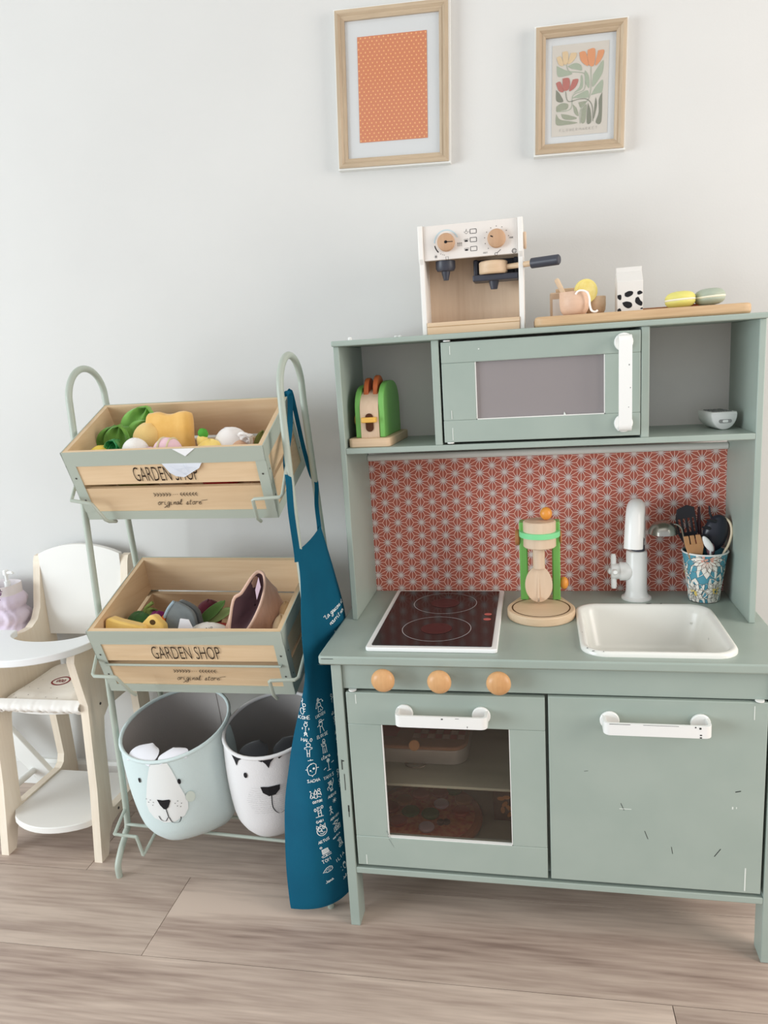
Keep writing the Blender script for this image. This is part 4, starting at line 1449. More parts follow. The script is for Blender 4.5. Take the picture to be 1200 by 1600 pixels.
XL, XR = -.4685, -.0585
SPLAY = .034                    # the right frame leans out a little towards the floor
XF = XR + SPLAY * .82
foot_l = [(XL, -.309, 0), (XL, -.310, .012), (XL, -.308, .028), (XL, -.290, .050), (XL, -.270, .070)]
foot_r = [(XR, -.340, 0), (XR, -.341, .012), (XR, -.339, .028), (XR, -.320, .050), (XR, -.300, .070)]
obj('side_hoop', MB().tube(smooth_path(hoop(XL, -.252, -.134, .984, -.256, -.045, 0.0, foot_l), 4), RR, 12), METAL, RK, smooth=60)
obj('side_hoop', MB().tube([(p[0] + SPLAY * max(0.0, .90 - p[2]), p[1], p[2]) for p in smooth_path(hoop(XR, -.283, -.163, .984, -.287, -.075, 0.0, foot_r), 4)], RR, 12), METAL, RK, smooth=60)
WR_ = .0032
obj('shelf_wire', MB().tube([(XL, -.262, .0840), (XF, -.285, .0840)], WR_, 8), METAL, RK)
obj('shelf_wire', MB().tube([(XL, -.150, .0840), (XF, -.175, .0840)], WR_, 8), METAL, RK)
obj('shelf_wire', MB().tube([(XL, -.205, .0840), (XF, -.230, .0840)], WR_, 8), METAL, RK)
obj('wire_clip', MB().tube(smooth_path([(XL, -.258, .118), (XL, -.302, .0935), (XL + .003, -.305, .091), (-.430, -.302, .0865), (-.424, -.302, .084), (-.416, -.302, .052), (-.413, -.300, .050), (-.398, -.26, .0840)], 3), WR_, 8), METAL, RK)
obj('wire_clip', MB().tube(smooth_path([(XF, -.290, .118), (XF, -.325, .0935), (XF - .003, -.328, .091), (-.058, -.326, .0865), (-.064, -.326, .084), (-.071, -.326, .052), (-.074, -.324, .050), (-.09, -.278, .0840)], 3), WR_, 8), METAL, RK)
# upper clips that hug the crates
obj('wire_clip', MB().tube([(XL, -.252, .800), (-.4545, -.305, .760), (-.450, -.315, .7575), (-.413, -.3165, .7515), (-.4105, -.3160, .750), (-.399, -.299, .718), (-.396, -.293, .714), (-.396, -.27, .709)], WR_, 8), METAL, RK)
obj('wire_clip', MB().tube([(XR, -.285, .800), (-.0655, -.298, .756), (-.069, -.302, .7515), (-.1135, -.305, .750), (-.1165, -.3045, .748), (-.119, -.285, .712), (-.119, -.27, .704)], WR_, 8), METAL, RK)
obj('wire_clip', MB().tube([(XL, -.254, .490), (-.437, -.345, .4445), (-.432, -.349, .442), (-.391, -.351, .4425), (-.388, -.3505, .441), (-.377, -.330, .405), (-.376, -.315, .392)], WR_, 8), METAL, RK)
obj('wire_clip', MB().tube([(XR + SPLAY * .405, -.285, .495), (-.049, -.345, .448), (-.0545, -.350, .4455), (-.0955, -.356, .4455), (-.098, -.3555, .444), (-.099, -.340, .412), (-.099, -.325, .398)], WR_, 8), METAL, RK)

# ------------------------------------------------------------------ crates
CAM = Vector((.3529, -1.4798, .9663))


def crate(label, C8, lettering_u, wire=False):
    """C8: FL FR BR BL at the rim, then at the bottom"""
    C8 = [Vector(c) for c in C8]
    org = sum(C8[4:], Vector()) / 4
    FL, FR, BR, BL, fl, fr, br, bl = C8

    def T(u, v, w):
        top_ = (FL * (1 - u) + FR * u) * (1 - v) + (BL * (1 - u) + BR * u) * v
        bot = (fl * (1 - u) + fr * u) * (1 - v) + (bl * (1 - u) + br * u) * v
        return tuple(bot * (1 - w) + top_ * w - org)
    t = thing('wooden_crate', label, 'crate', org, group=None)
    su, sv, sw = 1 / .362, 1 / .205, 1 / .145          # metres -> unit cube
    th = .008
    m = .0016
    for lo_, hi_ in ((.525, .995), (.055, .465)):
        obj('slat', MB(T).box(m * su, 1 - m * su, m * sv, (m + th) * sv, lo_, hi_), PINE, t)                    # front
        obj('slat', MB(T).box(m * su, 1 - m * su, 1 - (m + th) * sv, 1 - m * sv, lo_, hi_), PINE, t)            # back
        obj('slat', MB(T).box(m * su, (m + th) * su, (m + th) * sv, 1 - (m + th) * sv, lo_, hi_), PINEY, t)     # left
        obj('slat', MB(T).box(1 - (m + th) * su, 1 - m * su, (m + th) * sv, 1 - (m + th) * sv, lo_, hi_), PINEY, t)
    for k in range(3):
        a = (m + th) * sv + k * (1 - 2 * (m + th) * sv) / 3
        b = a + (1 - 2 * (m + th) * sv) / 3 - .008
        obj('floor_slat', MB(T).box((m + th) * su, 1 - (m + th) * su, a, b, .03, .085), PINE, t)
    fr_ = MB(T)
    e = m
    for lo_, hi_ in ((.80, 1.0), (0, .125)):
        fr_.box(0, 1, 0, e * sv, lo_, hi_).box(0, 1, 1 - e * sv, 1, lo_, hi_)
        fr_.box(0, e * su, 0, 1, lo_, hi_).box(1 - e * su, 1, 0, 1, lo_, hi_)
    cwid = .0185
    for u0_, u1_ in ((0, cwid * su), (1 - cwid * su, 1)):
        fr_.box(u0_, u1_, 0, e * sv * 1.02, .1, .82).box(u0_, u1_, 1 - e * sv * 1.02, 1, .1, .82)
    for v0_, v1_ in ((0, cwid * sv), (1 - cwid * sv, 1)):
        fr_.box(0, e * su * 1.02, v0_, v1_, .1, .82).box(1 - e * su * 1.02, 1, v0_, v1_, .1, .82)
    obj('metal_frame', fr_, METAL, t, smooth=0)
    sc_ = MB()

    def front(u, w, d=.0):
        p = Vector(T(u, 0, w))
        n = (Vector(T(1, 0, .5)) - Vector(T(0, 0, .5))).cross(Vector(T(0, 0, 1)) - Vector(T(0, 0, 0))).normalized()
        return tuple(p + n * d)

    def right(v, w, d=.0):
        p = Vector(T(1, v, w))
        n = (Vector(T(1, 1, .5)) - Vector(T(1, 0, .5))).cross(Vector(T(1, 0, 1)) - Vector(T(1, 0, 0))).normalized()
        return tuple(p + n * d)
    for u in (.028, .972):
        for w in (.63, .30):
            sc_.disc(u, w, .0019 * su, .0019 * sw, lambda a, b: front(a, b, .0004), 10)
    for w in (.66, .30):
        sc_.disc(.05, w, .0018 * sv, .0018 * sw, lambda a, b: right(a, b, .0004), 10)
        sc_.disc(.95, w, .0018 * sv, .0018 * sw, lambda a, b: right(a, b, .0004), 10)
    obj('screws', sc_, mat('screw_dark', (70, 68, 64), .5, .4), t, smooth=0, kind='stuff')
    lt = MB()
    g0, g1 = lettering_u
    d_front = -.0004          # the wood lies behind the metal band
    vs, fs = text2d('GARDEN SHOP', 1.0)
    xs = [v[0] for v in vs]
    ysq = [v[1] for v in vs]
    X_, Y_ = max(xs) - min(xs), max(ysq) - min(ysq)
    lt.add([front(g0 + (v[0] - min(xs)) / X_ * (g1 - g0), .565 + (v[1] - min(ysq)) / Y_ * .20, d_front) for v in vs], fs)
    mid = (g0 + g1) / 2 + .01
    fm = lambda a, b: front(mid + a * su, .27 + b * sw, d_front)
    strokes(lt, 'original store', .004, -.003, .0105, .0009, fm, adv=.80, slant=.35, wx=.70)
    lt.stroke([(-.0195, -.0085), (-.0245, -.0135), (-.0270, -.0150), (-.0262, -.0130)], .0010, fm)
    lt.stroke([(.046, -.0005), (.058, .001)], .0008, fm)
    for s in (-1, 1):
        for k in range(6):
            x = s * (.009 + k * .0056) + .002
            lt.stroke([(x, .0135), (x + s * .0016, .0160), (x + s * .0036, .0170)], .0010, fm)
            lt.stroke([(x, .0135), (x + s * .0016, .0110), (x + s * .0036, .0100)], .0010, fm)
        lt.stroke([(s * .009 + .002, .0135), (s * .0415 + .002, .0135)], .0006, fm)
    for k in (-1, 0, 1):
        lt.disc(k * .0036 + .002, .0135, .0007, .0007, fm, 6)
    obj('lettering', lt, mat('crate_ink', (46, 34, 28), .7, .1), t, smooth=0)
    if wire:
        a, b = Vector(T(.035, 0, .485)), Vector(T(.965, 0, .485))
        n = Vector(front(.5, .5, .003)) - Vector(front(.5, .5, 0))
        obj('front_wire', MB().tube([a + n * .2, a + n * 1.1, b + n * 1.1, b + n * .2], .0022, 8), METAL, t)
    return t, T, front, org


c1 = [(-.443, -.338, .844), (-.084, -.321, .841), (-.097, -.132, .911), (-.463, -.149, .914),
      (-.440, -.285, .716), (-.0865, -.268, .709), (-.0875, -.087, .774), (-.4505, -.106, .780)]
CR1, T1, FR1, O1 = crate('pine crate in the upper tier of the rack, paper slip over its lettering', c1, (.330, .652))
c2 = [(-.417, -.377, .537), (-.061, -.378, .541), (-.0575, -.170, .6115), (-.416, -.166, .614),
      (-.427, -.312, .397), (-.063, -.328, .408), (-.055, -.145, .472), (-.420, -.130, .472)]
c2 = [CAM + (Vector(p) - CAM) * 1.03 for p in c2]
CR2, T2, FR2, O2 = crate('pine crate in the middle tier of the rack, pink hat sticking out', c2, (.312, .668), wire=True)


def S2(p):            # the same shift for what lies in the second crate
    return CAM + (Vector(p) - CAM) * 1.03


PL = dict(rough=.9, spec=.1, sheen=.3)


def plush(name, label, cat, c, rad, col, wob=.03, seed=1, rot=None, power=1.0, col2=None, parent=None, group=None):
    m = mat('plush_%d_%d_%d' % col, col, .9, .1, sheen=.25, bump=.3, bscale=500, col2=col2, nscale=30)
    o = obj(name, MB().blob((0, 0, 0), rad, 28, 16, wob, seed, rot, power), m, parent, smooth=80)
    o.location = c
    if label:
        tag(o, label, cat, group)
    return o


RX, RY, RZ = (lambda a: Matrix.Rotation(radians(a), 3, 'X')), (lambda a: Matrix.Rotation(radians(a), 3, 'Y')), (lambda a: Matrix.Rotation(radians(a), 3, 'Z'))
# bottom layer, seen through the slat gaps -----------------------------
plush('plush_lime', 'green plush fruit at the bottom of the upper crate, seen through the gap at left', 'plush food', (-.385, -.205, .786), (.038, .042, .032), (140, 150, 84))
plush('plush_garlic', 'off-white plush bulb with black scallops seen through the gap under the word GARDEN', 'plush food', (-.305, -.205, .786), (.034, .042, .032), (214, 208, 198))
plush('plush_tomato', 'bright red plush tomato seen through the gap under the word SHOP', 'plush food', (-.214, -.200, .784), (.042, .044, .034), (206, 50, 54))
plush('plush_potato', 'beige plush potato seen through the gap at the right of the upper crate', 'plush food', (-.128, -.200, .780), (.034, .044, .030), (196, 160, 124))
plush('plush_cherry', 'dark red plush fruit in the slat gap of the middle crate, left of centre', 'plush food', S2((-.330, -.25, .475)), (.042, .045, .032), (170, 52, 52))
plush('plush_pepper', 'red plush fruit at the bottom of the middle crate, right of centre in the gap', 'plush food', S2((-.235, -.25, .475)), (.042, .045, .032), (196, 64, 58))
plush('plush_root', 'brown plush root at the bottom of the middle crate under the hat', 'plush food', S2((-.135, -.24, .472)), (.045, .05, .032), (140, 96, 70))

# upper crate --------------------------------------------------------
lt_ = thing('felt_lettuce', 'ruffled green felt lettuce at the back left of the upper crate', 'lettuce', (-.398, -.200, .830))
LG, LG2 = mat('felt_green', (112, 158, 70), .9, .1, col2=(96, 142, 60), nscale=40, sheen=.3), mat('felt_green_light', (134, 184, 92), .9, .1, col2=(116, 168, 78), nscale=40, sheen=.3)
obj('heart', MB().blob((0, 0, .006), (.036, .026, .040), 24, 14, .06, 4, RY(28)), LG, lt_, smooth=80)


def leaf(c, w, h, rx, ry, rz, ruff=.12, n=5, curl=.35):
    R = RZ(rz) @ RY(ry) @ RX(rx)

    def fn(s, t):
        a = (s - .5) * 2
        prof = sin(pi * min(1, .12 + .88 * t)) ** .55
        x = a * w * prof
        z = h * t
        y = -curl * w * a * a * prof + 1.7 * ruff * w * sin(n * pi * s + 2) * t ** 2 + ruff * w * .6 * sin(7 * s + 5 * t)
        v = R @ Vector((x, y, z))
        return (v.x + c[0], v.y + c[1], v.z + c[2])
    return MB().grid(fn, 18, 10, thick=.0016)


obj('leaf', leaf((.014, .004, .010), .036, .075, -12, 24, 0, .16, 6), LG2, lt_, smooth=70)
obj('leaf', leaf((.022, -.010, .014), .026, .050, -20, 42, 0, .2, 5), LG2, lt_, smooth=70)
obj('leaf', leaf((-.028, -.012, -.004), .026, .055, 12, 18, 15, .14, 5), LG, lt_, smooth=70)
obj('leaf', leaf((-.004, -.022, -.008), .028, .060, 8, 14, 0, .12, 6), LG, lt_, smooth=70)
tt = thing('plush_toast', 'big golden plush slice of toast standing up in the middle of the upper crate', 'plush food', (-.2960, -.232, .8110))
tt.scale = (1.07, 1, 1.03)
TOASTM = mat('toast_plush', (222, 172, 92), .9, .1, sheen=.3, col2=(230, 184, 108), nscale=30, bump=.5, bscale=45)
outl = [(-.0425, .000), (.0405, .000), (.0420, .040), (.0400, .078), (.034, .0845), (.022, .0845), (.010, .0815), (-.004, .0825), (-.016, .0865), (-.030, .0855), (-.041, .0800), (-.0440, .040)]
outl = [(p.x, p.y) for p in smooth_path([(a, b, 0) for a, b in outl + [outl[0]]], 3)[:-1]]
tb_ = MB()
cxx, czz = -.001, .042
vs, fs = [], []
prof = [(-.014, .55), (-.0165, .80), (-.0135, .93), (-.007, 1.0), (.007, 1.0), (.0135, .93), (.0165, .80), (.014, .55)]
Rt = RX(-14) @ RZ(-6)
for y, s in prof:
    for (x, z) in outl:
        v = Rt @ Vector((cxx + (x - cxx) * s, y, czz + (z - czz) * s))
        vs.append(tuple(v))
q = len(outl)
for i in range(len(prof) - 1):
    fs += [(i * q + k, i * q + (k + 1) % q, (i + 1) * q + (k + 1) % q, (i + 1) * q + k) for k in range(q)]
fs += [tuple(range(q - 1, -1, -1)), tuple((len(prof) - 1) * q + k for k in range(q))]
tb_.add(vs, fs)
obj('slice', tb_, TOASTM, tt, smooth=70)
plush('plush_bun', 'pale yellow plush bun left of the big plush toast', 'plush food', (-.3380, -.222, .8520), (.028, .022, .030), (222, 188, 122), .04, 5, RY(25))
plush('plush_egg', 'white round plush egg at the front of the upper crate below the bun', 'plush food', (-.3310, -.286, .8350), (.0245, .0205, .0250), (232, 228, 222), .02)
cdy = thing('plush_candy', 'pink wrapped plush sweet with beige stripes at the front of the upper crate', 'plush food', (-.2720, -.283, .8330))
CP = mat('candy_pink', (226, 190, 198), .9, .1, sheen=.3)
obj('sweet', MB().blob((0, 0, 0), (.0270, .0200, .0250), 26, 14, .015, 2), CP, cdy, smooth=80)
for x in (-.006, .011):
    ring = [(x + .004 * cos(a), .0204 * cos(a) * sqrt(1 - (x / .027) ** 2), .0256 * sin(a) * sqrt(1 - (x / .027) ** 2)) for a in [2 * pi * k / 28 for k in range(28)]]
    obj('stripe', MB().tube(ring, .0018, 6, closed=True), mat('candy_stripe', (208, 196, 158), .9, .1), cdy, smooth=80)
obj('wrapper_end', MB().blob((-.034, -.002, .004), (.011, .008, .0065), 16, 8, .05, 3), CP, cdy, smooth=80)
yl = thing('plush_lemon', 'small yellow plush fruit with shiny green ribbon, front left of the upper crate', 'plush food', (-.3980, -.285, .8330))
obj('fruit', MB().blob((0, 0, 0), (.022, .018, .0165), 20, 12, .03, 2), mat('plush_lemon_yellow', (226, 198, 92), .9, .1), yl, smooth=80)
obj('ribbon', leaf((.016, -.004, -.004), .016, .034, 0, 32, 0, .35, 7), mat('ribbon_green', (40, 130, 70), .35, .5), yl, smooth=60)
obj('ribbon', leaf((.026, -.004, -.002), .014, .028, 0, 8, 0, .3, 7), mat('ribbon_green', (40, 130, 70), .35, .5), yl, smooth=60)
pp_ = thing('plush_yellow_pepper', 'yellow plush pepper with a green stem right of the big plush toast', 'plush food', (-.2050, -.255, .8250))
obj('fruit', MB().blob((0, 0, 0), (.0275, .022, .0245), 24, 14, .04, 7), mat('pepper_yellow', (240, 204, 106), .9, .1, sheen=.3, col2=(246, 222, 140), nscale=30), pp_, smooth=80)
obj('neck', MB().blob((-.014, .002, .020), (.0105, .010, .014), 16, 10, .03, 7, RY(-8)), mat('pepper_yellow', (240, 204, 106)), pp_, smooth=80)
obj('stem', MB().blob((-.012, .002, .0345), (.0090, .008, .0085), 14, 8, .12, 3), mat('stem_green', (84, 158, 62), .9, .1), pp_, smooth=80)
eg = thing('felt_fried_egg', 'white felt bag with a scalloped edge and beige filling, right side of the upper crate', 'plush food', (-.1720, -.235, .8300))
obj('white_cover', MB().blob((0, 0, 0), (.034, .026, .0375), 28, 16, .03, 9, RY(-18)), mat('felt_white', (234, 228, 224), .9, .1, sheen=.3), eg, smooth=80)
obj('beige_filling', MB().blob((.0185, -.0145, -.007), (.0225, .0170, .0225), 20, 12, .04, 3), mat('felt_beige', (206, 164, 134), .9, .1, sheen=.3), eg, smooth=80)
obj('scalloped_edge', leaf((.018, -.012, .006), .018, .030, 14, 60, 0, .25, 8, .2), mat('felt_white', (234, 228, 224)), eg, smooth=70)
gl_ = thing('felt_leaves', 'olive felt leaves with a small orange berry in the right corner of the upper crate', 'felt leaves', (-.1350, -.215, .8200))
for k, (x, ry) in enumerate(((-.010, -20), (.004, 18), (.014, 46))):
    obj('leaf', leaf((x - .004, .004 * k, .002), .0095, .036, -10, ry, 10 * k, .1, 3), mat('felt_olive', (128, 134, 76), .9, .1, sheen=.3), gl_, smooth=70)
obj('berry', MB().blob((-.012, -.004, .024), (.0065, .0065, .0065), 14, 8), mat('berry_orange', (198, 142, 72), .9, .1), gl_, smooth=80)
# the paper slip hooked over the front edge
PAP = mat('paper_white', (214, 218, 226), .7, .2)
sl = thing('paper_slip', 'torn white paper slip tucked behind the front band of the upper crate, over the lettering', 'paper', Vector(FR1(.5, .72)) + O1)
fmap = lambda u, w, d=.0022: tuple(Vector(FR1(u, w, d)) - Vector(FR1(.5, .72)))
pb = MB()
outl = [(.487, .818), (.690, .812), (.672, .745), (.585, .622), (.545, .640), (.520, .690)]
pb.add([fmap(u, w, -.0003 if w > .8 else .0032) for u, w in outl] + [fmap(u, w, -.0007 if w > .8 else .0027) for u, w in outl],
       [tuple(range(6)), tuple(range(11, 5, -1))] + [(i, i + 6, (i + 1) % 6 + 6, (i + 1) % 6) for i in range(6)])
obj('lower_corner', pb, PAP, sl, smooth=0)
obj('upper_corner', MB().add([fmap(.565, 1.003, .0009), fmap(.675, 1.003, .0009), fmap(.620, .905, .0016), fmap(.565, 1.003, .0004), fmap(.675, 1.003, .0004), fmap(.620, .905, .0011)],
                             [(0, 2, 1), (3, 4, 5), (0, 3, 5, 2), (2, 5, 4, 1), (1, 4, 3, 0)]), mat('paper_bright', (240, 240, 242), .7, .2), sl, smooth=0)
pl_ = MB()
for (a, b) in (((.53, .79), (.60, .655)), ((.600, .80), (.615, .70)), ((.545, .73), (.64, .76))):
    pl_.stroke([a, b], .0018, lambda u, w: fmap(u, w, .0036))
obj('faint_lines', pl_, mat('faint_blue', (196, 204, 218), .7, .1), sl, smooth=0)

# middle crate -------------------------------------------------------
CHZ = mat('cheese_yellow', (238, 202, 118), .9, .1, sheen=.3, col2=(232, 192, 104), nscale=30)


def wedge(name, label, c, pts, dy, rot, hole=None):
    t = thing(name, label, 'plush food', S2(c))
    o = obj('wedge', MB().prism(pts, 'y', -dy, dy), CHZ, t, bevel=.004)
    o.rotation_euler = rot
    if hole:
        h = obj('hole', MB().disc(hole[0], hole[1], hole[2], hole[2] * .8, lambda a, b: (a, -dy - .0004, b), 16), mat('hole_dark', (86, 66, 40), .9, .1), t)
        h.rotation_euler = rot
    return t


wedge('felt_cheese', 'plain yellow felt cheese wedge at the front left of the middle crate', (-.3720, -.325, .505), [(-.038, -.02), (.040, -.02), (.040, .024), (-.010, .036), (-.027, .042), (-.034, .038)], .014, (radians(-8), 0, radians(4)))
wedge('felt_cheese', 'yellow felt cheese wedge with a dark round hole, in the middle crate', (-.3240, -.312, .505), [(-.030, -.02), (.028, -.02), (.022, .024), (.003, .041), (-.006, .041), (-.030, .018)], .010, (radians(-10), 0, radians(-6)), (.002, .028, .0062))
gp = thing('plush_green_pepper', 'dark green plush pepper with a stem at the left of the middle crate', 'plush food', S2((-.3690, -.270, .508)))
obj('fruit', MB().blob((0, 0, 0), (.034, .028, .030), 26, 14, .05, 3), mat('pepper_green', (52, 92, 48), .8, .2, sheen=.2, col2=(66, 110, 58), nscale=30), gp, smooth=80)
obj('stem', MB().tube(smooth_path([(.004, 0, .026), (.010, 0, .037), (.024, .002, .047)], 4), [.0035] * 9, 8), mat('stem_olive', (118, 134, 74), .9, .1), gp, smooth=80)
obj('stem_cap', leaf((.012, -.004, .020), .014, .022, -30, 60, 0, .2, 5), mat('stem_olive', (118, 134, 74)), gp, smooth=80)
plush('plush_beet', 'magenta plush beetroot behind the grey felt fish in the middle crate', 'plush food', S2((-.3400, -.268, .508)), (.026, .022, .030), (128, 34, 96), .05, 2)
fs_ = thing('felt_fish', 'grey felt shell-shaped toy with an orange edge in the middle crate', 'felt toy', S2((-.2830, -.290, .518)))
fs_.scale = (.88, .9, .95)
GREY = mat('felt_grey', (118, 124, 124), .9, .1, sheen=.3, col2=(108, 114, 116), nscale=40)
shell = [(-.034, -.03), (.040, -.03), (.041, .010), (.036, .030), (.022, .042), (.004, .050), (-.006, .0505), (-.016, .040), (-.026, .020), (-.030, .0)]
shell = [(p.x, p.y) for p in smooth_path([(a, b, 0) for a, b in shell + [shell[0]]], 3)[:-1]]
o = obj('shell', MB().prism(shell, 'y', -.012, -.002), GREY, fs_, bevel=.003)
o = obj('shell_back', MB().prism([(x * .96 + .006, z * .97) for x, z in shell], 'y', .002, .014), mat('felt_grey_dark', (100, 104, 104), .9, .1, sheen=.3), fs_, bevel=.003)
obj('blue_fold', MB().tube(smooth_path([(-.030, -.010, .020), (-.018, -.011, .038), (-.004, -.010, .052)], 5), [.0035] * 11, 8), mat('felt_bluegrey', (150, 168, 178), .9, .1), fs_, smooth=80)
obj('orange_edge', MB().blob((-.036, -.008, .010), (.0060, .008, .0155), 14, 10, .05, 2, RY(22)), mat('felt_orange', (206, 112, 58), .9, .1), fs_, smooth=80)
plush('plush_plum', 'dark maroon plush fruit at the back of the middle crate', 'plush food', S2((-.2560, -.225, .516)), (.026, .024, .030), (88, 30, 42), .04, 6)
lk = thing('felt_leek', 'green felt leek leaves beside the grey felt toy in the middle crate', 'felt leaves', S2((-.2450, -.262, .505)))
for k, (x, ry, h) in enumerate(((-.014, 52, .065), (.0, 64, .055), (.002, 40, .034))):
    obj('leaf', leaf((x, .004 * k, .010), .0095, h, -8, ry, 0, .05, 2, .2), [mat('leek_green', (96, 132, 70), .9, .1, sheen=.3), mat('leek_pale', (150, 172, 112), .9, .1)][k % 2], lk, smooth=70)
tb = thing('plush_teabag', 'white plush bag with paper tag and black letters, front of the middle crate', 'plush food', S2((-.2180, -.312, .506)))
obj('bag', MB().blob((0, 0, 0), (.044, .018, .027), 28, 14, .03, 8), mat('felt_offwhite', (222, 218, 210), .9, .1, sheen=.3), tb, smooth=80)
obj('tag', MB().prism([(-.055, .014), (-.046, .040), (-.030, .038), (-.024, .022), (-.036, .016)], 'y', -.017, -.015), mat('tag_white', (228, 228, 232), .7, .2), tb)
tl = MB()
strokes(tl, 'CAR', .004, .0185, .0062, .0011, lambda a, b: (a, -.0145 - .00, b + .001), adv=1.1, ang=.25)
o = obj('lettering', tl, BLACK, tb, smooth=0)
o.location = (.004, -.0005, .0010)
hat = thing('corduroy_hat', 'pink-beige corduroy hat with a dark lining, standing open in the middle crate', 'hat', S2((-.1440, -.300, .482)))
hat.scale = (.76, .80, .98)
HATM = mat('corduroy', (206, 166, 144), .95, .1, sheen=.4, bump=.6, bscale=300, stretch=(1, 1, .15), col2=(196, 154, 132), nscale=120)
HATL = mat('hat_lining', (96, 70, 76), .95, .1, sheen=.2)
rimc = [(-.040, -.036, .045), (-.024, -.032, .100), (-.006, -.022, .112), (.014, -.008, .135), (.028, .004, .145), (.042, .004, .140), (.046, -.006, .120), (.038, -.022, .090), (.016, -.038, .056), (-.008, -.044, .036), (-.028, -.042, .034)]
rimp = smooth_path([Vector(p) for p in rimc + [rimc[0]]], 4)[:-1]
basec = Vector((.004, .004, .0))
nr = len(rimp)
cen = sum(rimp, Vector()) / nr


def hatp(k, t):
    p = rimp[k]
    d = p - cen
    b = basec + Vector((d.x * .95, d.y * .6 + .006, 0))
    bulge = Vector((d.x, d.y, 0)) * .55 * sin(pi * t) + Vector((0, .030, 0)) * sin(pi * t) * (1 if d.z > 0 else .2)
    wr = .0022 * sin(9 * t * pi + k * .35)
    q = p * (1 - t) + b * t + bulge
    return q + Vector((wr, wr * .4, 0)) * min(1, 3 * t)


hm = MB()
nt_ = 12
vs = [tuple(hatp(k, j / nt_)) for j in range(nt_ + 1) for k in range(nr)]
fs = [(j * nr + k, j * nr + (k + 1) % nr, (j + 1) * nr + (k + 1) % nr, (j + 1) * nr + k) for j in range(nt_) for k in range(nr)]
fs.append(tuple(nt_ * nr + k for k in range(nr)))
hm.add(vs, fs)
obj('crown', hm, HATM, hat, smooth=70)
lm_ = MB()
vs = []
for j in range(7):
    t = j / 6
    for k in range(nr):
        d = rimp[k] - cen
        q = rimp[k] * (1 - t) + (cen + Vector((.004, .030, -.012))) * t + Vector((0, .014 * sin(pi * t), 0))
        vs.append(tuple(q - d * .03))
fs = [(j * nr + k, (j + 1) * nr + k, (j + 1) * nr + (k + 1) % nr, j * nr + (k + 1) % nr) for j in range(6) for k in range(nr)]
lm_.add(vs, fs)
obj('lining', lm_, HATL, hat, smooth=70)
obj('rolled_edge', MB().tube(rimp, .0034, 8, closed=True), mat('corduroy_light', (220, 184, 164), .95, .1, sheen=.4), hat, smooth=80)
obj('inner_label', MB().add([tuple(cen + Vector(p)) for p in ((.022, .002, .006), (.034, .004, .030), (.030, .006, .048), (.016, .012, .022))], [(0, 1, 2, 3)]), mat('label_mauve', (196, 170, 182), .9, .1), hat)
cl = thing('ribbed_cloth', 'crumpled cream ribbed cloth in the right corner of the middle crate, beside the hat', 'cloth', S2((-.0930, -.285, .500)))
CLM = mat('cream_rib', (228, 204, 168), .95, .1, sheen=.3, bump=.6, bscale=200, stretch=(1, 1, .1))
obj('fold', MB().blob((0, 0, 0), (.020, .026, .038), 22, 14, .08, 4), CLM, cl, smooth=80)
obj('fold', MB().blob((.004, .022, .034), (.016, .022, .022), 22, 14, .1, 9), mat('cream_dark', (206, 172, 128), .95, .1, sheen=.3), cl, smooth=80)

# ------------------------------------------------------------------ fabric baskets with animal faces
def basket(name, label, B, rb, Rc, rr, tilt, outer_m, inner_m):
    """soft bin: round base at B, tilted rim circle at Rc"""
    B, Rc = Vector(B), Vector(Rc)
    t = thing(name, label, 'basket', B)
    ex = Vector((cos(tilt), 0, sin(tilt)))
    ey = Vector((0, cos(radians(14)), sin(radians(14))))

    def P(a, w, ins=0.0):
        base = Vector(((rb - ins) * cos(a), (rb - ins) * sin(a), 0))
        rimv = Rc - B + ex * ((rr - ins) * cos(a)) + ey * ((rr - ins) * sin(a))
        w2 = w
        q = base * (1 - w2) + rimv * w2
        bl = .019 * max(0, 1 - w * 5)            # rounded bottom edge
        d = Vector((cos(a), sin(a), 0))
        q -= d * bl * (1 - (w * 5 if w < .2 else 1)) * .8
        q += d * .006 * sin(pi * w)
        q += Vector((0, 0, -.004 * sin(3 * a + 1) * (1 - w)))
        return q
    mb = MB()
    na, nw = 44, 14
    vs = [tuple(P(2 * pi * k / na, j / nw)) for j in range(nw + 1) for k in range(na)]
    fs = [(j * na + k, j * na + (k + 1) % na, (j + 1) * na + (k + 1) % na, (j + 1) * na + k) for j in range(nw) for k in range(na)]
    fs.append(tuple(range(na - 1, -1, -1)))
    mb.add(vs, fs)
    obj('body', mb, outer_m, t, smooth=70)
    mb = MB()
    vs = [tuple(P(2 * pi * k / na, .05 + .95 * j / nw, .0035)) for j in range(nw + 1) for k in range(na)]
    fs = [(j * na + k, (j + 1) * na + k, (j + 1) * na + (k + 1) % na, j * na + (k + 1) % na) for j in range(nw) for k in range(na)]
    fs.append(tuple(range(na)))
    mb.add(vs, fs)
    obj('lining', mb, inner_m, t, smooth=70)
    obj('rim', MB().tube([tuple(P(2 * pi * k / na, 1.0, .0015)) for k in range(na)], .0036, 8, closed=True), outer_m, t, smooth=80)
    seam = MB()
    seam.tube([tuple(P(radians(62), .1 + .9 * k / 8, .0042)) for k in range(9)], .0016, 6)
    obj('seam', seam, inner_m, t)

    def face(a0, d=.0006):
        """(u,v): u metres to the right of angle a0, v 0..1 height"""
        def f(u, v):
            r = rb + (rr - rb) * v
            a = a0 + u / r
            p = P(a, v)
            n = (P(a + .02, v) - P(a - .02, v)).cross(P(a, min(1, v + .02)) - P(a, max(0, v - .02))).normalized()
            return tuple(p + n * d)
        return f
    return t, P, face


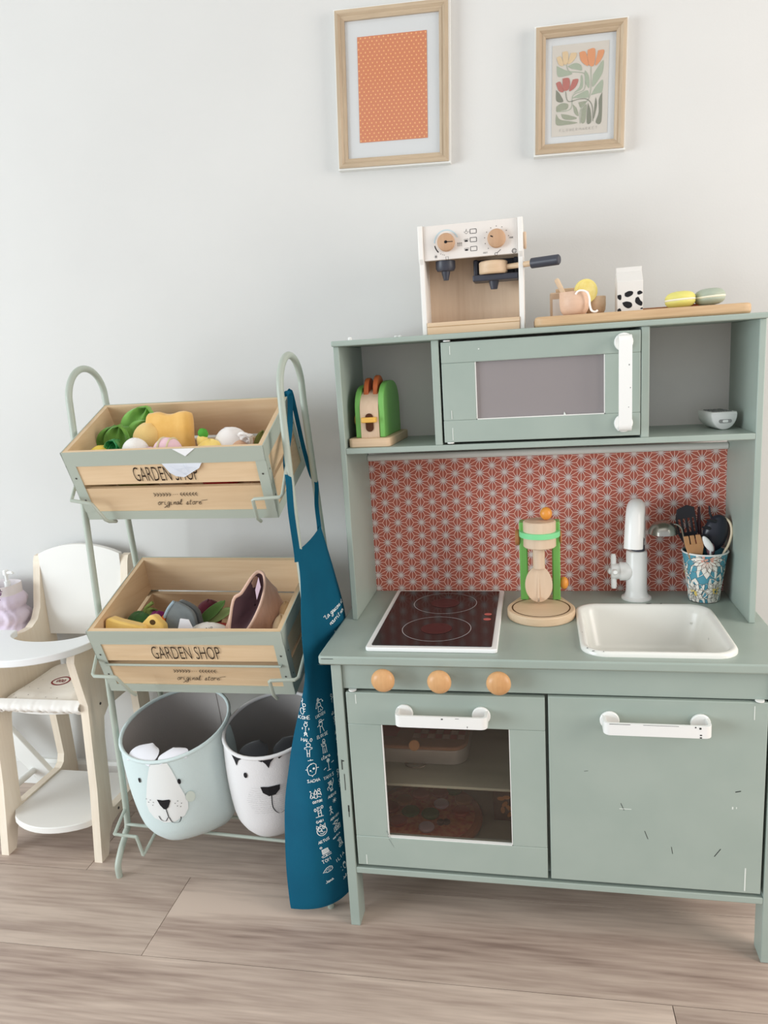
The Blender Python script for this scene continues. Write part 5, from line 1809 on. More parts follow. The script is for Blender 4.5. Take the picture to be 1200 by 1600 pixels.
MINT = mat('mint_fabric', (206, 221, 220), .9, .15, bump=.25, bscale=420, sheen=.2)
GREYL = mat('grey_lining', (168, 162, 158), .95, .1, bump=.2, bscale=300)
WFAB = mat('white_fabric', (226, 224, 224), .9, .15, bump=.25, bscale=420, sheen=.2)
FELTW = mat('felt_ear_white', (232, 232, 238), .95, .1, sheen=.3)
FELTB = mat('felt_ear_black', (40, 40, 42), .95, .1, sheen=.2)
BK1, P1, F1 = basket('polar_bear_basket', 'mint fabric basket with a bear face and white ears, left on the rack base', (-.337, -.228, .0905), .093, (-.3420, -.248, .3020), .1060, radians(3.5), MINT, GREYL)
A1 = radians(-81)
# white muzzle patch, built as a strip so that it follows the cloth
lw = [(-.008, .030), (-.015, .036), (-.022, .041), (-.028, .045), (-.034, .050), (-.038, .053), (-.036, .050), (-.026, .040), (-.006, .018)]
rw_ = [.985, .90, .80, .70, .60, .51, .43, .36, .31]
g1 = F1(A1 - .12, .0008)
vs, fs = [], []
for (a, b), v in zip(lw, rw_):
    for k in range(7):
        vs.append(g1((a + (b - a) * k / 6) * .85, v))
for j in range(len(rw_) - 1):
    fs += [(j * 7 + k, j * 7 + k + 1, (j + 1) * 7 + k + 1, (j + 1) * 7 + k) for k in range(6)]
obj('muzzle_patch', MB().add(vs, fs), mat('patch_white', (230, 232, 230), .9, .1), BK1, smooth=60)
ft = MB()
g1_ = F1(A1 - .12, .0016)
g = lambda u, v: g1_(u * .85, v + .06)
ft.disc(-.042, .735, .0032, .028, g, 14)
ft.disc(.046, .70, .0034, .030, g, 14)
ft.poly([(-.008, .535), (.004, .525), (.018, .525), (.020, .51), (.013, .44), (.007, .415), (.002, .42), (-.004, .47)], g)
ft.stroke([(.0065, .43), (.0075, .32)], .0018, g)
ft.stroke([(p.x, p.y) for p in smooth_path([(-.0135, .335, 0), (-.010, .285, 0), (-.001, .270, 0), (.0075, .32, 0), (.012, .255, 0), (.024, .235, 0), (.031, .27, 0), (.032, .30, 0)], 4)], .0018, g)
for u, v in ((-.034, .53), (-.030, .495), (-.024, .525), (-.018, .50), (-.021, .465), (.028, .47), (.034, .49), (.031, .435), (.040, .455), (.037, .42)):
    ft.disc(u, v, .0009, .006, g, 6)
obj('printed_face', ft, BLACK, BK1, smooth=0)
ck_ = MB()
ck_.disc(.060, .50, .0095, .062, g, 18)
obj('printed_cheek', ck_, mat('cheek_pale', (206, 216, 206), .9, .1), BK1, smooth=0)


def ear(parent, P, a, wid, hgt, m, lean=.55):
    """flap ear sewn to the rim that folds into the basket"""
    p0 = P(a, .985)
    d = (P(a, 1.0) - P(a + pi, 1.0)).normalized()
    tn_ = (P(a + .1, 1.0) - P(a - .1, 1.0)).normalized()
    inw = -d

    def fn(s, t):
        x = (s - .5) * 2
        w = wid * (.86 + .14 * min(1, t * 3)) * sqrt(max(0.0, 1 - max(0, (t - .35) / .66) ** 2))
        p = p0 + tn_ * x * w + inw * (.001 + hgt * t) + Vector((0, 0, .003 + .006 * sin(pi * t * .7) - .004 * x * x))
        return tuple(p)
    return obj('ear', MB().grid(fn, 8, 8, thick=.002), m, parent, smooth=70)


ear(BK1, P1, radians(-107), .032, .042, FELTW)
ear(BK1, P1, radians(-68), .028, .026, FELTW)
BK2, P2, F2 = basket('tiger_basket', 'white fabric basket with whiskered tiger face and black ears, right on the rack base', (-.160, -.212, .0905), .080, (-.1470, -.243, .3060), .0930, radians(3.5), WFAB, mat('grey_lining_dark', (160, 155, 152), .95, .1))
A2 = radians(-83)
g2_ = F2(A2, .0012)
g = lambda u, v: g2_(u * 1.12, v + .085)
ft = MB()
ft.disc(-.030, .735, .0034, .030, g, 14)
ft.disc(.047, .735, .0034, .030, g, 14)
ft.poly([(-.006, .615), (.006, .606), (.024, .606), (.023, .555), (.016, .505), (.006, .50), (-.003, .545)], g)
ft.stroke([(p.x, p.y) for p in smooth_path([(.010, .51, 0), (.010, .36, 0), (.018, .275, 0), (.027, .29, 0), (.031, .32, 0)], 4)], .0015, g)
obj('printed_face', ft, BLACK, BK2, smooth=0)
st_ = MB()
g2h = F2(A2 + .10, .0007)
rnd = random.Random(3)
for j in range(13):
    v = .30 + j * .0245
    hw = .045 * (1 - abs(v - .45) / .30) ** .5
    x = -hw
    while x < hw:
        L_ = rnd.uniform(.008, .022)
        st_.stroke([(x, v + .004 * sin(x * 300)), (x + L_ / 2, v + .006 * rnd.uniform(-1, 1)), (min(x + L_, hw), v)], .0008, (lambda u, v: g2h(u, v + .085)))
        x += L_ + rnd.uniform(.001, .004)
obj('printed_whisker_hatching', st_, mat('hatch_grey', (84, 84, 88), .9, .1), BK2, smooth=0)
tg = MB()
for u in (-.054, .010, .070):
    tg.poly([(u - .012, .992), (u + .012, .992), (u + .005, .955), (u + .001, .895), (u - .004, .945)], F2(A2, .0012))
obj('printed_stripes', tg, BLACK, BK2, smooth=0)
ear(BK2, P2, radians(-98), .028, .042, FELTB)
ear(BK2, P2, radians(-50), .028, .034, FELTB)

# ------------------------------------------------------------------ apron hanging on the rack
rowsA = [  # t, L, M, R
    (0.00, (-.0490, -.300, .657), (-.040, -.250, .664), (-.0340, -.200, .678)),
    (0.06, (-.0465, -.308, .617), (-.027, -.255, .612), (-.0165, -.198, .596)),
    (0.20, (-.0390, -.338, .511), (-.018, -.275, .508), (.0000, -.196, .500)),
    (0.33, (-.0440, -.356, .427), (-.013, -.325, .420), (-.002, -.200, .400)),
    (0.52, (-.0730, -.366, .289), (-.006, -.352, .280), (.002, -.205, .260)),
    (0.78, (-.0920, -.371, .130), (-.004, -.352, .135), (.004, -.210, .150)),
    (0.95, (-.0925, -.373, .030), (.002, -.340, .042), (.006, -.215, .070)),
    (1.00, (-.0920, -.373, .016), (.004, -.336, .030), (.006, -.215, .060)),
]


def apron(s, t, d=0.0):
    # Catmull-Rom over the rows, quadratic across
    i = 0
    while i < len(rowsA) - 2 and t > rowsA[i + 1][0]:
        i += 1
    a, b = rowsA[i], rowsA[i + 1]
    k = (t - a[0]) / (b[0] - a[0])
    p, n = rowsA[max(i - 1, 0)], rowsA[min(i + 2, len(rowsA) - 1)]

    def cr(q):
        p0, p1, p2, p3 = (Vector(r[q]) for r in (p, a, b, n))
        h = b[0] - a[0]
        m1 = (p2 - p0) / max(b[0] - p[0], 1e-6) * h
        m2 = (p3 - p1) / max(n[0] - a[0], 1e-6) * h
        return p1 * (2 * k ** 3 - 3 * k * k + 1) + m1 * (k ** 3 - 2 * k * k + k) + p2 * (-2 * k ** 3 + 3 * k * k) + m2 * (k ** 3 - k * k)
    L_, M_, R_ = cr(1), cr(2), cr(3)
    c = 2 * M_ - .5 * (L_ + R_)
    q = L_ * (1 - s) ** 2 + 2 * c * s * (1 - s) + R_ * s * s
    edge = max(0.0, 1 - s / .26) ** 1.5 * max(0, min(1, (t - .36) * 4)) * (1 - .92 * max(0, min(1, (t - .70) / .28)))
    q = q + Vector((-.0115, .031, .004)) * edge
    fold = .0045 * sin(s * 9 + t * 3.5) * sin(pi * min(1, t * 1.3)) * (1 - .5 * t) + .003 * sin(t * 26) * max(0, 1 - s * 4) * (1 if t < .35 else .3)
    tx_ = (R_ - L_).normalized()
    nn = Vector((tx_.y, -tx_.x, 0)).normalized()      # towards the room
    if nn.y > 0:
        nn = -nn
    return q + nn * (fold + d)


AP = thing('teal_apron', 'teal cotton apron with white childlike drawings, hanging between rack and kitchen', 'apron', (-.03, -.30, .016))
AO = Vector((-.03, -.30, .016))
TEALC = mat('teal_cotton', (5, 86, 112), .85, .2, bump=.25, bscale=900, col2=(4, 80, 106), nscale=12)
ag = MB().grid(lambda s, t: tuple(apron(s, t) - AO), 40, 60, thick=.0012)
obj('cloth', ag, TEALC, AP, smooth=70)


def strap(pts, w, n=5):
    P_ = smooth_path([Vector(p) - AO for p in pts], n)
    vs, fs = [], []
    for i, p in enumerate(P_):
        d = (P_[min(i + 1, len(P_) - 1)] - P_[max(i - 1, 0)]).normalized()
        wv = d.cross(Vector((.62, -.78, 0))).normalized() * w / 2
        nv = d.cross(wv).normalized() * .0006
        vs += [tuple(p + wv + nv), tuple(p - wv + nv), tuple(p - wv - nv), tuple(p + wv - nv)]
    for i in range(len(P_) - 1):
        for k in range(4):
            fs.append((4 * i + k, 4 * i + (k + 1) % 4, 4 * i + 4 + (k + 1) % 4, 4 * i + 4 + k))
    n4 = 4 * (len(P_) - 1)
    fs += [(3, 2, 1, 0), (n4, n4 + 1, n4 + 2, n4 + 3)]
    return MB().add(vs, fs)


obj('neck_strap', strap([(-.101, -.134, .9105), (-.100, -.133, .9150), (-.0935, -.134, .9150), (-.0900, -.140, .905), (-.0760, -.200, .855), (-.0665, -.262, .808), (-.0530, -.296, .777), (-.0487, -.310, .727), (-.0462, -.306, .660), (-.0462, -.306, .640)], .0110), TEALC, AP, smooth=60)
obj('neck_strap', strap([(-.100, -.131, .9120), (-.097, -.128, .9155), (-.0905, -.128, .9135), (-.0720, -.143, .820), (-.0590, -.148, .765), (-.0495, -.150, .750), (-.0440, -.178, .715), (-.0365, -.198, .678), (-.036, -.201, .660)], .0080), TEALC, AP, smooth=60)
# ------------------------------------------------------------------ doll high chair
HC = thing('doll_high_chair', 'white and pale wood doll high chair with a tray, standing left of the rack', 'high chair', (-.644, -.15, 0))
CPL = wood('chair_plywood', (228, 213, 192), (238, 226, 208), 'z', 20, bump=.05)
CW = mat('chair_white', (233, 231, 226), .45, .35)
HO = Vector((-.644, -.15, 0))


def hy(y):
    return y + .15


def sidepanel(x0, x1):
    outer_ = [(-.2745, 0), (-.2500, 0), (-.2420, .020), (-.236, .040), (-.222, .056), (-.195, .062), (-.080, .058), (-.055, .052), (-.040, .036), (-.036, .0), (-.012, 0), (-.015, .10), (-.020, .25), (-.016, .40), (-.0105, .575), (-.018, .584), (-.030, .582), (-.036, .570),
              (-.058, .470), (-.072, .4475), (-.095, .436), (-.120, .4355), (-.200, .4475), (-.262, .4475), (-.268, .430), (-.262, .400), (-.246, .330), (-.2560, .15)]
    inner_ = [(-.214, .0870), (-.207, .084), (-.075, .0840), (-.062, .092), (-.056, .110), (-.063, .210), (-.068, .284), (-.085, .298), (-.180, .298), (-.198, .284), (-.2050, .245), (-.2130, .110)]
    # bridge the hole into one outline
    i0 = 27                       # (-.256,.15)
    k0 = 11                       # (-.213,.11)
    hole_ = [inner_[(k0 + j) % 12] for j in range(13)]
    ol = outer_[:i0 + 1] + hole_[::-1][::-1] + [outer_[i0]]
    return ol, outer_, inner_


def holed_panel(name, x0, x1, outer_, inner_, m, parent):
    """flat board with one opening, filled with bmesh so that the hole is real"""
    bm = bmesh.new()
    eds = []
    for loop in (outer_, inner_):
        vs = [bm.verts.new((x0, hy(p[0]), p[1])) for p in loop]
        eds += [bm.edges.new((vs[i], vs[(i + 1) % len(vs)])) for i in range(len(vs))]
    bmesh.ops.triangle_fill(bm, edges=eds, use_beauty=True, use_dissolve=False)
    r = bmesh.ops.extrude_face_region(bm, geom=bm.faces[:])
    for v in r['geom']:
        if isinstance(v, bmesh.types.BMVert):
            v.co.x = x1
    bmesh.ops.recalc_face_normals(bm, faces=bm.faces[:])
    me = bpy.data.meshes.new(name)
    bm.to_mesh(me)
    bm.free()
    me.materials.append(m)
    o = bpy.data.objects.new(name, me)
    COL.objects.link(o)
    o.parent = parent
    return o


_, so, si = sidepanel(0, 0)
for a, b in ((-.7605 + .644, -.7435 + .644), (-.5445 + .644, -.5275 + .644)):
    holed_panel('side_panel', a, b, so, si, CPL, HC)
for (x, y, z) in ((-.5272, -.205, .316), (-.5272, -.195, .073), (-.7432, -.232, .072)):
    obj('screw', MB().cyl((x + .644 - .0005, hy(y), z), .0028, .0012, 'x', 10), mat('screw_dark', (70, 68, 64)), HC)
xa, xb = -.7435 + .644, -.5445 + .644
back = [(xa, .40), (xb, .40), (xb, .588)]
for k in range(13):
    u = 1 - k / 12
    back.append((xa + (xb - xa) * u, .588 + .022 * sin(pi * u) ** .8))
back.append((xa, .588))
obj('back_panel', MB().prism(back, 'y', hy(-.038), hy(-.026)), CW, HC, bevel=.001)
seat = [(xa, hy(-.03)), (xa, hy(-.215))]
for k in range(9):
    u = k / 8
    seat.append((xa + (xb - xa) * u, hy(-.215 - .022 * sin(pi * u) ** .7)))
seat += [(xb, hy(-.215)), (xb, hy(-.03))]
obj('seat', MB().prism(seat, 'z', .303, .3145), CW, HC, bevel=.001)
foot = [(xa, hy(-.075)), (xa, hy(-.235))]
for k in range(13):
    u = k / 12
    foot.append((xa + (xb - xa) * u, hy(-.235 - .052 * sin(pi * u) ** .6)))
foot += [(xb, hy(-.235)), (xb, hy(-.075))]
obj('footboard', MB().prism(foot, 'z', .066, .080), CW, HC, bevel=.0015)
# crescent tray
tr = []
cxm = -.644 + .644
for k in range(25):
    a = pi + pi * k / 24
    tr.append((cxm + .140 * cos(a), hy(-.215) + .124 * sin(a) * (1.0)))
tr.append((cxm + .140, hy(-.178)))
tr.append((cxm + .106, hy(-.178)))
for k in range(1, 18):
    a = 2 * pi - pi * k / 18
    tr.append((cxm + .018 + .088 * cos(a), hy(-.186) + .054 * sin(a)))
tr += [(cxm - .070, hy(-.178)), (cxm - .140, hy(-.178))]
obj('tray', MB().prism(tr, 'z', .4480, .4620), mat('tray_white', (238, 240, 241), .35, .4), HC, bevel=.0015)
obj('tray_screw', MB().cyl((cxm + .122, hy(-.205), .4615), .0035, .001, 'z', 12), mat('screw_dark', (70, 68, 64)), HC)

cu = thing('doll_cushion', 'cream dotted seat cushion with a small red oval emblem, on the doll high chair', 'cushion', (-.644, -.135, .3147))
CUM = mat('cushion_cream', (232, 224, 212), .95, .1, bump=.4, bscale=60, sheen=.2)


def cush(s, t, top=True):
    x = (s - .5) * .196
    y = -.112 + .212 * t
    e = min(1, 6 * min(s, 1 - s)) ** .5 * min(1, 6 * min(t, 1 - t)) ** .5
    ruff = .0022 * (sin(s * 37) + .6 * sin(s * 83 + 1)) * max(0, 1 - t * 5)
    z = .002 + e * (.021 + .003 * sin(9 * s) * sin(8 * t)) + ruff * .5
    return (x, y - abs(ruff), z if top else .0005)


obj('pad', MB().grid(lambda s, t: cush(s, t), 40, 24).grid(lambda s, t: cush(1 - s, t, False), 40, 24), CUM, cu, smooth=80)
fr_ = MB()
fr_.grid(lambda s, t: ((s - .5) * .200, -.104 - .016 * sin(pi * min(1, t * 1.1)) ** .8 - .0015 * (sin(s * 43) + .7 * sin(s * 97)) * t,   .022 - .026 * t + .0013 * (sin(s * 43 + 1) + sin(s * 71)) * t), 90, 6, thick=.0014)
obj('ruffle', fr_, mat('ruffle_white', (236, 232, 226), .95, .1, sheen=.2), cu, smooth=80)
em = MB()
top_ = lambda a, b: (a, b, cush(a / .196 + .5, (b + .112) / .212)[2] + .0008)
em.stroke([(-.0036 + .019 * cos(2 * pi * k / 30), -.019 + .0165 * sin(2 * pi * k / 30)) for k in range(30)], .0036, top_, closed=True)
for k, x in enumerate((-.0101, -.0031, .0039)):
    em.stroke([(x + .0025 * cos(2 * pi * j / 8), -.019 + .0055 * sin(2 * pi * j / 8)) for j in range(8)], .0018, top_, closed=True)
obj('emblem', em, mat('emblem_red', (142, 66, 66), .8, .1), cu, smooth=0)
dt = MB()
rnd = random.Random(11)
for k in range(34):
    a, b = rnd.uniform(-.085, .085), rnd.uniform(-.095, .07)
    dt.disc(a, b, .0011, .0011, top_, 6)
obj('printed_dots', dt, mat('dot_grey', (150, 140, 136), .8, .1), cu, smooth=0)

# ------------------------------------------------------------------ white folding stand at the left edge
FS = thing('folding_stand', 'white wooden folding stand with crossed legs behind the doll high chair, at the left edge', 'stand', (-.90, -.11, 0))


def bar(p, q, w, d, axis_w=Vector((0, 1, 0))):
    p, q = Vector(p), Vector(q)
    t = (q - p).normalized()
    a = axis_w * d / 2
    b = t.cross(axis_w).normalized() * w / 2
    vs = [tuple(c + s1 * a + s2 * b) for c in (p, q) for s1, s2 in ((-1, -1), (1, -1), (1, 1), (-1, 1))]
    return [vs, [(0, 1, 2, 3), (7, 6, 5, 4), (0, 4, 5, 1), (1, 5, 6, 2), (2, 6, 7, 3), (3, 7, 4, 0)]]


for y, (p, q) in ((.048, ((-.183, 0, .40), (.135, 0, .018))), (.030, ((.09, 0, .40), (-.165, 0, .016)))):
    obj('leg', MB().add(*bar((p[0], y, p[2]), (q[0], y, q[2]), .044, .014)), WHITE, FS, bevel=.002)
    if p[0] > 0:
        obj('leg', MB().add(*bar((p[0], y - .19, p[2]), (q[0], y - .19, q[2]), .030, .014)), WHITE, FS, bevel=.002)
obj('rung', MB().tube([(.078, .046, .070), (.078, -.150, .070)], .0075, 12), WHITE, FS)
obj('rung', MB().tube([(-.120, .046, .36), (-.120, -.100, .36)], .0075, 12), WHITE, FS)
obj('top_rail', MB().box(-.17, .115, .036, .052, .395, .415), WHITE, FS, bevel=.002)

po = thing('lilac_pouch', 'pale lilac gathered pouch with floral trim, on the stand at the left edge', 'pouch', (-.850, -.075, .400))
LIL = mat('lilac_fabric', (224, 212, 226), .95, .1, sheen=.2, bump=.3, bscale=60, col2=(216, 202, 220), nscale=10)


def pouch(s, t):
    a = -pi * .5 + (s - .5) * 2 * pi
    w = .080 - .010 * t
    d = .040 - .004 * t
    ruf = .0022 * sin(s * 88 + 3 * sin(t * 9.4)) * sin(pi * t) + .0075 * abs(sin(t * 3 * pi)) - .003
    sx = abs(cos(a)) ** .55 * (1 if cos(a) > 0 else -1)
    sy = abs(sin(a)) ** .55 * (1 if sin(a) > 0 else -1)
    return (sx * (w + ruf), sy * (d + ruf), .004 + .108 * t)


obj('body', MB().grid(pouch, 64, 18), LIL, po, smooth=80)
obj('floor', MB().box(-.074, .074, -.034, .034, .003, .006), LIL, po)
obj('trim', MB().grid(lambda s, t: tuple(Vector(pouch(s, .97)) * 1.0 + Vector((0, 0, .026 * t - .004))), 64, 3, thick=.001), mat('trim_cream', (226, 218, 218), .95, .1), po, smooth=80)
pf = MB()
rnd = random.Random(5)
pm_ = lambda u, v: (u, pouch(.5 + u * 2.2 * .5, .97)[1] - .0016 if abs(u) < .06 else -.0375, v)
for k in range(46):
    u, v = rnd.uniform(-.060, .066), rnd.uniform(.108, .130)
    for j in range(3):
        a = rnd.uniform(0, 6.28)
        pf.disc(u + .0024 * cos(a), v + .0024 * sin(a), .0026, .0015, lambda x, z: (x, -.0455, z), 6, a)
obj('printed_sprigs', pf, mat('sprig_plum', (128, 100, 120), .9, .1), po, smooth=0)
bo = thing('pump_bottle', 'white pump bottle standing in the lilac pouch at the left edge', 'bottle', (-.803, -.075, .407))
obj('bottle', MB().lathe([(.012, 0), (.0125, .003), (.0125, .100), (.009, .112), (.0065, .118), (.0065, .130)], seg=20), WPLAST, bo)
obj('pump', MB().lathe([(.0035, .130), (.0035, .143), (.0062, .144), (.0062, .1535), (.004, .1555)], seg=16).tube([(0, 0, .149), (.018, -.002, .1495), (.020, -.002, .147)], [.0038, .0032, .0024], 10), WPLAST, bo)

# drawings printed on the apron: name -> (s, t) on the cloth
ANCH = {'f1': (0.062, 0.3650), 'KOHE': (0.131, 0.3875), 'f2': (0.169, 0.4125), 'MALO': (0.206, 0.4375), 'f3': (0.231, 0.4600), 'bar': (0.263, 0.4850), 'face': (0.281, 0.5075), 'SACHA': (0.300, 0.5375), 'castle': (0.312, 0.5775), 'GOTOR': (0.331, 0.6000), 'f4': (0.338, 0.6325), 'GABI': (0.344, 0.6650), 'artus': (0.350, 0.6975), 'ARTUS': (0.363, 0.7350), 'laptop': (0.363, 0.7750), 'TOM': (0.363, 0.8050), 'hedge': (0.363, 0.8375), 'Jana': (0.356, 0.8775), 'robot': (0.419, 0.3650), 'LUCIEN': (0.431, 0.3850), 'g2': (0.431, 0.4075), 'ELOISE': (0.444, 0.4300), 'g3': (0.456, 0.4550), 'clea': (0.463, 0.4800), 'yanis': (0.488, 0.5025), 'YANIS': (0.481, 0.5325), 'g4': (0.488, 0.5625), 'AUDIR': (0.500, 0.5925), 'sun': (0.519, 0.6125), 'g5': (0.469, 0.6425), 'ADRIEN': (0.506, 0.6700), 'house': (0.519, 0.7075), 'txt': (0.506, 0.7400), 'gir': (0.537, 0.7750), 'ILIA': (0.513, 0.8225), 'egg': (0.544, 0.8625), 'Ju': (0.537, 0.9000), 'c1': (0.613, 0.3575), 'c2': (0.625, 0.3900), 'c3': (0.625, 0.4075), 'c4': (0.619, 0.4350), 'c5': (0.631, 0.4550), 'c6': (0.619, 0.4850), 'c7': (0.594, 0.5350), 'c8': (0.606, 0.5675), 'q1': (0.738, 0.1600), 'q2': (0.775, 0.1800), 'q3': (0.688, 0.2200)}
DR = MB()


def on(name, tilt=8, kx=1.0):
    """metres (x right, y up) around an anchor, laid on the cloth"""
    s0, t0 = ANCH[name]
    p = apron(s0, t0)
    gs = (apron(s0 + .01, t0) - apron(s0 - .01, t0)) / .02
    gt = (apron(s0, t0 + .005) - apron(s0, t0 - .005)) / .01
    c, sn = cos(radians(tilt)), sin(radians(tilt))
    # undo the skew between the two surface directions
    U = gs.normalized()
    N_ = gs.cross(gt).normalized()
    V = -(gt - U * gt.dot(U)).normalized()
    a_ = gt.dot(U)
    b_ = -gt.dot(V)

    def f(x, y):
        x, y = x * c - y * sn, x * sn + y * c
        x *= kx
        dt = -y / b_
        ds = (x - a_ * dt) / gs.length
        s_, t_ = min(.99, max(.01, s0 + ds)), min(.99, max(.01, t0 + dt))
        n = (apron(s_ + .01, t_) - apron(s_ - .01, t_)).cross(apron(s_, t_ + .005) - apron(s_, t_ - .005)).normalized()
        if n.y > 0:
            n = -n
        return tuple(apron(s_, t_) + n * .0019 - AO)
    return f


def circ(cx, cy, rx, ry=None, n=14):
    ry = ry or rx
    return [(cx + rx * cos(2 * pi * k / n), cy + ry * sin(2 * pi * k / n)) for k in range(n)]


PW_ = .0011
mm = .001


def ink(name, lines, closed=(), dots_=(), w=PW_, tilt=8, kx=1.0):
    f = on(name, tilt, kx)
    for l in lines:
        DR.stroke([(a * mm, b * mm) for a, b in l], w, f)
    for l in closed:
        DR.stroke([(a * mm, b * mm) for a, b in l], w, f, closed=True)
    for (a, b, r) in dots_:
        DR.disc(a * mm, b * mm, r * mm, r * mm, f, 8)


for nm, s, h in (('KOHE', 'KOHE', .0062), ('MALO', 'MALO', .0058), ('SACHA', 'SACHA', .0054), ('GOTOR', 'GOTOR', .0044), ('GABI', 'GABI', .0046), ('ARTUS', 'ARTUS', .0054), ('TOM', 'TOM', .0070),
                 ('LUCIEN', 'LUCIEN', .0050), ('ELOISE', 'ELOISE', .0052), ('YANIS', 'YANIS', .0058), ('AUDIR', 'AUDIR', .0050), ('ADRIEN', 'ADRIEN', .0044), ('ILIA', 'ILIA', .0070)):
    strokes(DR, s, 0, 0, h, .0011, on(nm, 10, .92))
for nm, s, h in (('Jana', 'Jana', .0060), ('clea', 'clara', .0060), ('Ju', 'Jules', .0056), ('txt', 'martin', .0046), ('c2', 'eline', .005)):
    strokes(DR, s, 0, 0, h, .0010, on(nm, 10, .92), adv=.85)
strokes(DR, '"La gascone et', 0, 0, .0080, .0010, on('q1', 24, 1.3), adv=.62)
strokes(DR, 'nourrit nos', 0, 0, .0078, .0010, on('q2', 24, 1.3), adv=.62)
ink('q3', [[(-4, -6), (0, 0), (3, 5)], [(2, -2), (5, 1)]])
ink('f1', [[(-1, 12), (0, 3), (2, -4)], [(0, -3), (5, -2)], [(1, -7), (4, -6)]], [circ(-1, 13, 1.4, 3), circ(3, 4, 2.6), circ(-2, -6, 3, 5.5)])
ink('f2', [[(0, 4), (0, -6)], [(-6, 0), (6, 0)], [(-5, 2), (-5, -2)], [(5, 2), (5, -2)], [(0, -6), (-2, -13)], [(0, -6), (3, -13)]], [circ(0, 7, 2.8, 3), circ(0, -8, 2.0)], [(-1, 12, 1.2), (2, 11.5, 1.2)])
ink('f3', [[(-2, 5), (-6, 3), (-6, 1), (-2, 1), (-1, -12), (2, -12), (2, 1), (6, 2), (6, 4), (2, 5)], [(-1, -6), (2, -6)]], [circ(0, 9, 3.2)])
ink('bar', [[(-4, 0), (4, 1)], [(0, 0), (0, 3)]])
ink('face', [[(-10, -1), (-7, 0)], [(7, 2), (11, 2)], [(0, -11), (0, -13)]], [[(-7, 4), (-3, 9), (3, 11), (7, 8), (7, 0), (5, -8), (0, -11), (-5, -9), (-7, -2)]], [(-2.4, -1.6, 1.4), (3.0, 1.6, 2.0), (0, -4, .6), (-1, 10, 1.2)])
ink('castle', [[(-9, -6), (-7, 4), (-3, 2), (-2, -7)], [(-2, 2), (0, 9), (3, 3), (2, -6)], [(3, 3), (5, 6), (8, 3), (9, -4)], [(-9, -2), (9, -1)], [(-8, -7), (-4, -5), (0, -8), (4, -5), (8, -7)]], [circ(0, 3, 2, 3.4), circ(6, 7, 2)], [(-8, 6, 1.2), (5, 0, 1.2), (-5, -4, 1.2)])
ink('f4', [[(-2, 5), (-2, -9), (3, -9), (3, 5)], [(-3, 8), (0, 5), (3, 8), (-3, 8)], [(-7, -10), (6, -10)], [(-2, -3), (3, -3)], [(-2, 1), (3, 1)]], [circ(-6, 4, 1.6, 2.6), circ(6, 7, 1.6, 2.6)])
ink('artus', [[(-8, 5), (-7, 11), (-3, 7)], [(-2, 7), (0, 13), (3, 8)], [(4, 8), (8, 12), (7, 5)], [(0, 3), (0, -3), (2, -3)], [(-4, -5), (0, -7), (5, -4)]], [circ(0, -1, 8.4, 9.2, 20), circ(-3, 2, 2.8, 3.4), circ(4, 4, 1.9, 2.2)], [(-2.6, 1, .7), (4, 4, .7)], w=.0013)
ink('laptop', [[(-9, -7), (-3, -5), (9, -6)], [(-8, -9), (0, -9), (9, -9)]], [[(-6, -3), (-5, 6), (5, 6), (7, -3)]], [(0, -7, 1.3)])
for k in range(5):
    ink('laptop', [[(-5.6, -2 + k * 1.8), (6.2, -2 + k * 1.8)]], w=.0013)
ink('laptop', [], [circ(-5, 11, 1.7)])
ink('hedge', [], [[(-10, -3), (-6, 1), (-2, 4), (4, 5), (8, 2), (8, -3), (4, -5), (-3, -5), (-6, -3)]], [(-2, 1, .8), (1, 2, .8), (4, 2, .8), (0, -1, .8), (3, -1, .8), (6, 0, .8), (-4, -1, .8), (2, -3, .8)], w=.0012)
ink('robot', [[(-2, 8), (-6, 5), (-8, -1)], [(2, 9), (7, 9), (9, 6)], [(-4, 5), (-3, -5), (-4, -10), (1, -10), (1, -6), (4, -10), (7, -7), (4, -3), (3, 5)], [(-4, -2), (4, -1)], [(-4, 5), (3, 5)]], [circ(-1, 10, 2.6, 3)], [(-1, 10, 1.6), (9, 5, 1.4), (-8, -2, 1.4)])
ink('g2', [[(-4, 1), (-8, -1)], [(4, 6), (8, 7)], [(-2, -2), (-3, -13)], [(2, -2), (5, -12)]], [circ(0, 2, 3.6, 4.4), circ(0, 7, 3.4, 2.6)], [(0, 6, 1.4)])
ink('g3', [[(-3, 4), (-6, 6), (-5, 1)], [(3, 3), (4, -12), (1, -12), (0, -2), (-1, -12), (-4, -12), (-3, 3)], [(-4, 0), (4, 0)]], [circ(0, 8, 2.6, 4.2)], [(0, 7, 1.4), (1, 4, 1.2)])
ink('yanis', [[(0, 5), (0, -9)], [(-11, -5), (12, 3)], [(-4, -9), (4, -9)]], [circ(0, 8, 2.8)], [(0, 8, 2.0)])
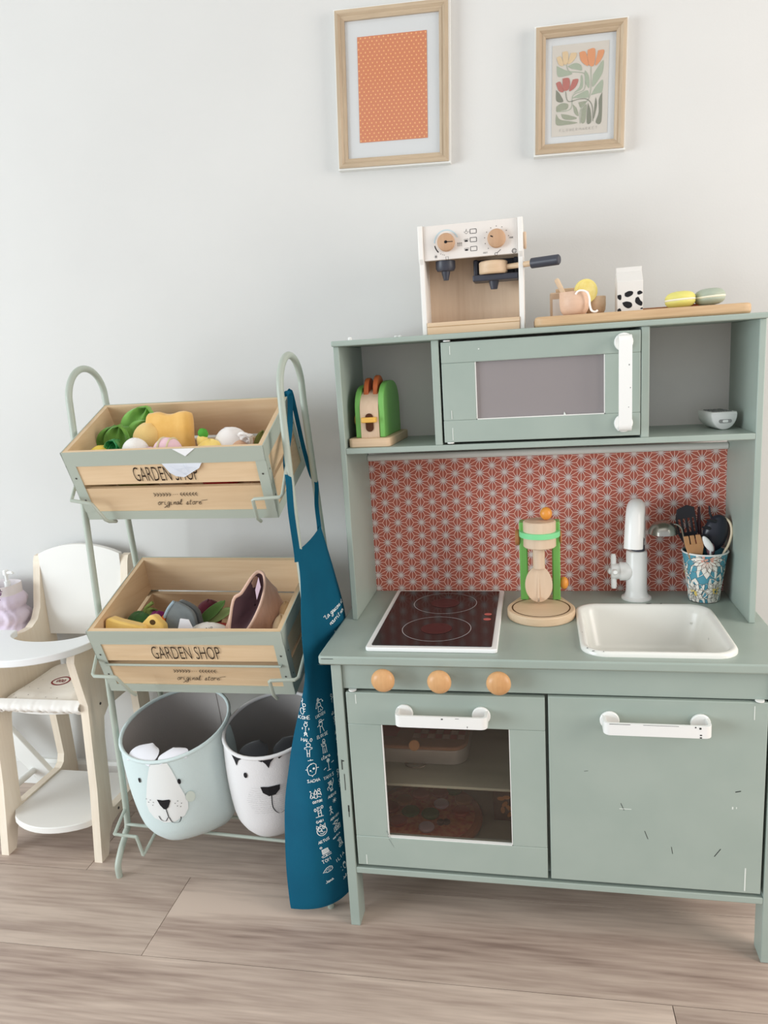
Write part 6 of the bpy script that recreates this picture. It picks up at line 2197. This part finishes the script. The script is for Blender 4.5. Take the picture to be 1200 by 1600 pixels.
ink('g4', [[(-5, 7), (3, 9)], [(4, 0), (7, 6), (7, 11), (5, 11)], [(-4, 0), (-7, -2), (-6, -6)], [(-2, -5), (-1, -10), (4, -9), (3, -5)]], [circ(0, -1, 3.6), circ(0, 5, 3)], [(0, 5, 1.6), (1, -8, 1.6)])
ink('sun', [[(4 * cos(radians(45 * k)) * 1.2, 4 * sin(radians(45 * k)) * 1.2), (0, 0)] for k in range(8)], [], [(0, 0, 1.9)], w=.0007)
ink('g5', [[(0, 5), (0, -1), (-3, -7)], [(0, -1), (3, -7)], [(-3, 1), (0, 4), (3, 1)]], [circ(0, 7, 1.6)], w=.0012)
ink('house', [[(-7, -8), (-7, 0), (0, 4), (8, 1), (8, -8), (-7, -8)], [(-6, -3), (7, -2)], [(-4, -6), (6, -5)], [(0, 4), (0, 7)], [(-8, 10), (-4, 8), (0, 11), (4, 9), (8, 11)]], [circ(0, 9, 5, 3), circ(-2, 0, 2), circ(4, -1, 2)], [(-3, -5, 1), (2, -4, 1)])
ink('gir', [[(-5, 8), (0, 9), (2, 12)], [(-2, 8), (-1, 0), (-5, -5), (-2, -9)], [(4, 10), (4, 0), (6, -8)], [(-1, 0), (4, 0)]], [circ(2, 6, 2, 2.6), circ(1, -5, 3, 3)], [(1, -4, 1.2), (2, 4, 1)])
ink('egg', [[(-9, 4), (-8, 3)], [(-9, -6), (-7, -4)]], [circ(0, 0, 3.4, 7.5)], [(0, 5, 2.2)])
for n_ in ('c1', 'c3', 'c5', 'c7', 'c8'):
    ink(n_, [[(-2, -8), (0, 0), (2, 2)], [(-3, -2), (4, 0)]], [circ(0, 4, 2.4)])
for n_ in ('c4', 'c6'):
    ink(n_, [[(-2, -3), (0, 3), (2, -3)], [(-1, -1), (2, -1)]])
obj('printed_drawings', DR, mat('print_white', (226, 232, 232), .9, .1), AP, smooth=0)
# hem and top seam of the apron
obj('hem', MB().grid(lambda s, t: tuple(apron(s, .972 + .004 * t, .0016) - AO), 40, 1), mat('teal_seam', (6, 84, 112), .9, .1), AP)
